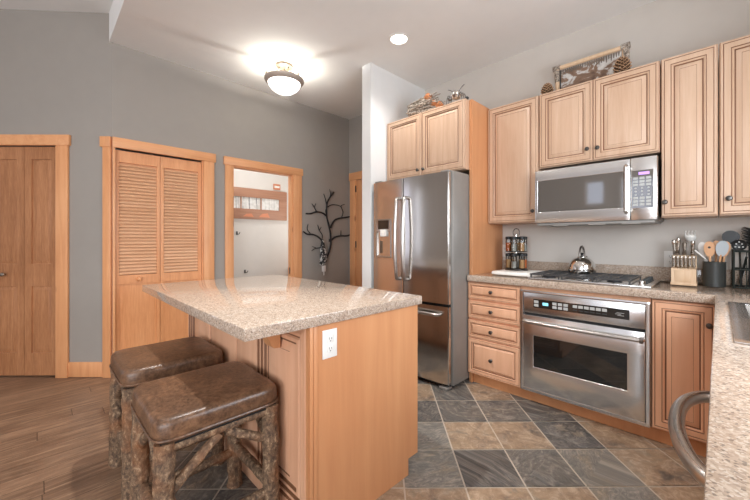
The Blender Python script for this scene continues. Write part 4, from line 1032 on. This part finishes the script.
MB(FP).box(-0.926, -0.920, zt+0.002, zt+0.208, -0.003, 0.006).build('inner_edge', 'black', t)
def cone(label, x, y, z, h):
    prof = []
    mb = MB(); n = 9
    for i in range(n):
        a = i/n; r = 0.40*h*math.sin(PI*min(1, 0.30+0.66*a))**0.8+0.004; z_ = z+h*0.9*a; t_ = h*0.085
        for k in range(9):
            an = 2*PI*(k+0.5*(i % 2))/9; q = 0.26
            P_ = [(x+r*0.35*math.cos(an), y+r*0.35*math.sin(an), z_+t_*0.2), (x+r*0.9*math.cos(an-q), y+r*0.9*math.sin(an-q), z_+t_*0.6), (x+r*1.1*math.cos(an), y+r*1.1*math.sin(an), z_+t_), (x+r*0.9*math.cos(an+q), y+r*0.9*math.sin(an+q), z_+t_*0.6)]
            lo = [mb.bm.verts.new((p[0], p[1], max(p[2], z+0.0006))) for p in P_]; hi = [mb.bm.verts.new((p[0], p[1], p[2]+t_*0.45)) for p in P_]
            for q4 in range(4): mb.bm.faces.new((lo[q4], lo[(q4+1) % 4], hi[(q4+1) % 4], hi[q4])).material_index = 0 if q4 in (1, 2) else 1
            mb.bm.faces.new(lo).material_index = 1; mb.bm.faces.new(hi).material_index = 1
    mb.lathe((x, y, z), [(0.010, 0.0005), (0.014, 0.004), (0.010, h*0.5), (0.003, h*0.98)], 8)
    tag(mb.build('pine_cone', ['cone', 'cone_dark']), label, 'pine cone', 'pine cones on the cabinets')
cone('small pine cone left of the rustic picture', -0.995, 2.91, zt, 0.105)
cone('pine cone in front of the right post of the rustic picture', -0.485, 2.895, zt, 0.12)
zt2 = 2.4005
t = thing('driftwood_bundle', 'grey twig bundle with orange bark bits lying above the refrigerator', 'decor', (-2.03, 2.635, zt2))
mb = MB(); rr = random.Random(5)
for k in range(110):
    x0 = -2.235+rr.random()*0.16; L = 0.12+0.16*rr.random(); an = rr.uniform(0, 2*PI); r = 0.078*math.sqrt(0.2+0.8*rr.random())
    y = 2.635+r*math.cos(an); z = zt2+0.098+r*math.sin(an)*(1.05 if x0 > -2.2 else 0.9)
    mb.tube([(x0, y, z), (x0+L*0.5, y+rr.uniform(-.022, .022), z+rr.uniform(-.016, .022)), (x0+L, y+rr.uniform(-.03, .03), max(zt2+0.014, z+rr.uniform(-.035, .014)))], [0.006, 0.0075, 0.004], 6, wob=0.3, seed=k)
b = mb.build('twigs', 'twig', t); b['kind'] = 'stuff'
mb = MB(); mb.tube(spline([(-2.22, 2.635, zt2+0.086), (-2.10, 2.635, zt2+0.088), (-1.98, 2.635, zt2+0.078), (-1.90, 2.635, zt2+0.064)], 4), [0.052, 0.056, 0.058, 0.058, 0.058, 0.056, 0.054, 0.052, 0.048, 0.044, 0.040, 0.036, 0.030], 14, wob=0.15); mb.build('core_log', 'twig', t)
for (x, y, z, r) in ((-1.965, 2.60, zt2+0.165, 0.036), (-1.835, 2.60, zt2+0.050, 0.034), (-1.90, 2.60, zt2+0.085, 0.026)):
    MB().tube([(x-r, y, z), (x, y-0.004, z+0.006), (x+r, y, z-0.010)], [r*0.6, r, r*0.5], 9, wob=0.4).build('bark_piece', 'twig_orange', t)
t = thing('metal_insect', 'small round metal insect figure with antennae above the refrigerator', 'figurine', (-1.64, 2.57, zt2))
ix, iy = -1.640, 2.570
bdy = MB().lathe((ix, iy, zt2+0.036), [(0.006, 0), (0.036, 0.012), (0.048, 0.034), (0.044, 0.058), (0.027, 0.075), (0.004, 0.081)], 20).build('insect_body', 'chrome', t)
MB().lathe((ix-0.058, iy-0.01, zt2+0.040), [(0.004, 0), (0.018, 0.008), (0.022, 0.020), (0.014, 0.034), (0.003, 0.038)], 14).build('insect_head', 'steel_dark', t)
for s_ in (-1, 1):
    MB().tube(spline([(ix+s_*0.025, iy, zt2+0.098), (ix+s_*0.050, iy, zt2+0.130), (ix+s_*0.082, iy, zt2+0.148)], 3), 0.0035, 6).build('antenna', 'steel_dark', t)
    for j in (-1, 0, 1):
        MB().tube(spline([(ix+s_*0.036, iy+j*0.02, zt2+0.060), (ix+s_*0.066, iy+j*0.03, zt2+0.078), (ix+s_*0.080, iy+j*0.036, zt2+0.0045)], 3), 0.0042, 6).build('leg', 'steel_dark', t)
tag(MB().lathe((-1.520, 2.545, zt2+0.0018), [(0.016, 0), (0.018, 0.010), (0.012, 0.018), (0.003, 0.020)], 12).build('river_stone', 'dark_plastic'), 'small dark stone at the right corner above the refrigerator', 'stone')

# ================================================================== WALL ART, HALL, LAMPS
TREE = {
'trunk': [(2.647, 0.88), (2.732, 0.952), (2.795, 1.079), (2.813, 1.194), (2.802, 1.309), (2.777, 1.408), (2.742, 1.535), (2.742, 1.649), (2.756, 1.722), (2.802, 1.797), (2.863, 1.869)],
'b1': [(2.742, 1.683), (2.715, 1.767), (2.687, 1.829)], 'b2': [(2.788, 1.779), (2.805, 1.838), (2.784, 1.896)],
'a1': [(2.742, 1.53), (2.664, 1.571), (2.564, 1.576), (2.483, 1.55), (2.413, 1.546)], 'b3': [(2.58, 1.577), (2.541, 1.636), (2.499, 1.682)], 'b4': [(2.541, 1.636), (2.564, 1.687)],
'a2': [(2.805, 1.372), (2.855, 1.463), (2.928, 1.504), (3.04, 1.524), (3.138, 1.541)], 'b5': [(2.995, 1.516), (3.021, 1.603), (2.983, 1.683), (3.047, 1.712)],
'b6': [(2.742, 1.644), (2.82, 1.689), (2.928, 1.691), (2.991, 1.666)], 'a3': [(2.813, 1.194), (2.873, 1.243), (2.965, 1.264), (3.07, 1.265), (3.138, 1.278)], 'b7': [(2.983, 1.264), (2.983, 1.341)],
'a4': [(2.722, 0.944), (2.687, 1.067), (2.664, 1.188), (2.597, 1.25), (2.515, 1.279), (2.435, 1.281), (2.373, 1.315)], 'b8': [(2.489, 1.282), (2.435, 1.346), (2.445, 1.412)],
'b9': [(2.664, 1.194), (2.667, 1.273), (2.62, 1.334), (2.593, 1.406)], 'c1': [(2.62, 1.334), (2.65, 1.379)], 'b10': [(2.674, 1.104), (2.564, 1.097), (2.499, 1.066)], 'c2': [(2.574, 1.1), (2.508, 1.123)]}
t = thing('metal_tree', 'black metal tree branch coat hook on the dark wall beside doorway', 'wall art', (XD+0.02, 2.75, 0.88))
for k, pts in TREE.items():
    q = spline([(XD+0.022+(0.01*i/len(pts) if k != 'trunk' else 0), y, z) for i, (y, z) in enumerate(pts)], 5); n = len(q)
    r0, r1 = {'t': (0.013, 0.010), 'a': (0.012, 0.010), 'b': (0.0075, 0.004), 'c': (0.006, 0.0035)}[k[0]]
    MB().tube(q, [r0+(r1-r0)*i/(n-1) for i in range(n)], 8, wob=0.2).build('trunk' if k == 'trunk' else ('branch' if k[0] == 'a' else 'twig'), 'iron', t)
for (y, z) in ((2.80, 1.20), (2.742, 1.60)): MB(FD).box(y-0.008, y+0.008, z-0.02, z+0.02, 0.0008, 0.014).build('wall_mount', 'iron', t)
t = thing('hanging_scarf', 'black and white patterned cloth hanging from the metal tree', 'cloth', (XD+0.05, 2.66, 0.86))
mb = MB(); rings = []
for (z, hw, hd, cy_) in ((1.215, 0.008, 0.006, 2.650), (1.18, 0.022, 0.012, 2.652), (1.10, 0.040, 0.018, 2.655), (1.00, 0.054, 0.022, 2.662), (0.93, 0.060, 0.022, 2.662), (0.89, 0.045, 0.018, 2.648), (0.862, 0.018, 0.010, 2.640)):
    ring = []
    for k in range(20):
        an = 2*PI*k/20; w_ = 1+0.22*math.sin(an*5+z*9)
        ring.append(mb.bm.verts.new((XD+0.058+hd*math.sin(an)*w_, cy_+hw*math.cos(an)*(1+0.1*math.sin(an*3+z*20)), z)))
    rings.append(ring)
for a, b in zip(rings, rings[1:]):
    for k in range(20): mb.bm.faces.new((a[k], a[(k+1) % 20], b[(k+1) % 20], b[k]))
mb.bm.faces.new(rings[0]); mb.bm.faces.new(rings[-1])
sc = mb.build('cloth', 'cloth', t)
MB(FD).box(2.640, 2.700, 0.785, 0.865, 0.050, 0.062, 0.004).build('tag', 'tag_white', t)
MB(FD).box(2.664, 2.680, 0.735, 0.784, 0.053, 0.059, 0.002).build('tag_strap', 'tag_white', t)
# hall picture, plaque and hooks
XH = -4.9; FH = F_door(XH)
t = thing('birch_picture_frame', 'wide brown frame with three white birch pictures on hall wall', 'picture', (XH, 2.25, 1.51))
mb = MB(FH); mb.cells([1.62, 1.75, 2.030, 2.045, 2.330, 2.345, 2.630, 2.760], [1.512, 1.660, 1.830, 1.960],
     lambda u, v: not (1.66 < v < 1.83 and (1.75 < u < 2.030 or 2.045 < u < 2.330 or 2.345 < u < 2.630)), 0.001, 0.026, 0.002)
mb.build('frame', 'frame_brown', t)
for (a, b) in ((1.75, 2.03), (2.045, 2.33), (2.345, 2.63)): MB(FH).box(a, b, 1.66, 1.83, 0.004, 0.012).build('picture', 'birch', t)
for (a, b, h) in ((2.06, 2.22, 0.05), (2.30, 2.47, 0.065)): MB(FH).prism([(a, 1.545), (b, 1.545), (b-0.03, 1.545+h), (a+0.05, 1.545+h*0.8)], 0.0262, 0.030).build('relief', 'plaque', t)
t = thing('hall_plaque', 'small orange plaque with a white band above the birch frame', 'plaque', (XH, 2.60, 1.985))
pq = MB(FH).box(2.540, 2.655, 1.985, 2.072, 0.001, 0.014, 0.003).build('plaque_board', 'plaque', t)
MB(FH).box(2.556, 2.640, 2.012, 2.044, 0.0145, 0.016, 0.001).build('white_band', 'white', t)
for lab, y, z in (('small dark hook on the hall wall under the birch frame', 1.985, 1.30), ('small dark fitting low on the hall wall above island', 2.10, 0.745)):
    t = thing('wall_hook', lab, 'hook', (XH, y, z))
    MB(FH).box(y-0.012, y+0.012, z-0.02, z+0.03, 0.001, 0.008, 0.002).build('hook_plate', 'pewter', t)
    MB(FH).tube(spline([(y, z+0.012, 0.008), (y+0.006, z-0.010, 0.030), (y+0.018, z-0.004, 0.045), (y+0.028, z+0.018, 0.042)], 4), 0.005, 8).build('hook_arm', 'pewter', t)
t = thing('hall_bench', 'low pine bench corner seen at the doorway right side', 'bench', (-4.55, 3.02, 0))
MB().box(-4.88, -4.40, 2.78, 3.215, 0.735, 0.775, 0.006).build('top', 'pine_x', t)
MB().box(-4.86, -4.42, 2.80, 3.21, 0.002, 0.734, 0.003).build('body', 'pine', t)
# flush mount ceiling lamp
LX, LY = -3.09, 1.722
t = thing('ceiling_lamp', 'semi-flush ceiling lamp with white glass bowl in nickel ring', 'lamp', (LX, LY, CEIL-0.30))
MB().lathe((LX, LY, CEIL), [(0.004, -0.034), (0.050, -0.032), (0.080, -0.020), (0.088, -0.006), (0.088, -0.0006)], 28).build('canopy', 'lamp_canopy', t)
for k in range(3):
    an = math.radians(20+120*k); c_, s_ = math.cos(an), math.sin(an)
    MB().tube(spline([(LX+c_*0.045, LY+s_*0.045, CEIL-0.028), (LX+c_*0.075, LY+s_*0.075, CEIL-0.070), (LX+c_*0.115, LY+s_*0.115, CEIL-0.105), (LX+c_*0.172, LY+s_*0.172, CEIL-0.128)], 4), 0.006, 8).build('arm', 'lamp_canopy', t)
    MB().lathe((LX+c_*0.176, LY+s_*0.176, CEIL-0.128), [(0.004, -0.008), (0.011, -0.004), (0.012, 0.008), (0.005, 0.024), (0.002, 0.028)], 12).build('finial', 'lamp_metal', t)
MB().lathe((LX, LY, CEIL-0.175), [(0.158, -0.006), (0.162, -0.010), (0.176, 0.000), (0.188, 0.014), (0.192, 0.026), (0.190, 0.034), (0.180, 0.038), (0.170, 0.036), (0.166, 0.016), (0.160, 0.004), (0.158, -0.006)], 40).build('ring', 'lamp_metal', t)
MB().lathe((LX, LY, CEIL-0.165), [(0.159, -0.004), (0.153, -0.034), (0.128, -0.070), (0.087, -0.100), (0.040, -0.115), (0.004, -0.118), (0.004, -0.112), (0.040, -0.109), (0.084, -0.094), (0.123, -0.066), (0.147, -0.032), (0.153, -0.004)], 40).build('glass_bowl', 'glass_lamp', t, 50)
MB().lathe((LX, LY, CEIL), [(0.006, -0.034), (0.006, -0.100), (0.025, -0.108), (0.026, -0.118), (0.004, -0.120)], 20).build('canopy_shield', 'lamp_canopy', t)  # rod and cup added to shade the canopy from the bulb
l = bpy.data.lights.new('ceiling_lamp_bulb', 'POINT'); l.energy = 10; l.color = WARM; l.shadow_soft_size = 0.016
o = bpy.data.objects.new('ceiling_lamp_bulb', l); C.objects.link(o); o.location = (LX, LY, CEIL-0.155)
# recessed downlights
def downlight(label, x, y, z, power, angle=125):
    t = thing('downlight', label, 'ceiling light', (x, y, z-0.012), 'recessed ceiling lights')
    MB().lathe((x, y, z), [(0.070, -0.002), (0.074, -0.007), (0.090, -0.005), (0.092, -0.0006), (0.070, -0.0006)], 28).build('trim_ring', 'white', t)
    MB().lathe((x, y, z), [(0.069, -0.0008), (0.069, -0.004), (0.004, -0.0045)], 24).build('lens', 'can_glow', t)
    spot('downlight_beam', (x, y, z-0.02), power, angle, 0.7, 0.04)
downlight('round recessed ceiling light above the refrigerator aisle', -1.973, 2.19, CEIL, 26)
downlight('round recessed ceiling light above the drawers, outside the picture', -1.15, 2.20, CEIL, 11)
downlight('round recessed ceiling light above the narrow cabinet, outside the picture', -0.25, 2.20, CEIL, 6)
downlight('round recessed ceiling light over the sink run, outside the picture', 0.25, 1.40, CEIL, 5)
downlight('round recessed ceiling light over the island, outside the picture', -1.70, 0.87, CEIL, 140, 110)
downlight('round recessed ceiling light over the stools, outside the picture', -1.8, -0.15, zc(-0.15), 14)
downlight('round recessed ceiling light near the angled wall, outside the picture', -2.9, -0.5, zc(-0.5), 12)
# fill lights added to brighten the hall, no fitting in view
area('hall_fill_top', (-4.35, 2.0, 2.9), (-4.35, 2.0, 0), 0.5, 1.0, 12, (0.96, 0.98, 1))
l = bpy.data.lights.new('hall_fill_side', 'POINT'); l.energy = 7.5; l.color = (0.96, 0.98, 1); l.shadow_soft_size = 0.15  # added point fill hidden beside the doorway, evens out the hall wall
o = bpy.data.objects.new('hall_fill_side', l); C.objects.link(o); o.location = (-4.2, 2.85, 1.45)
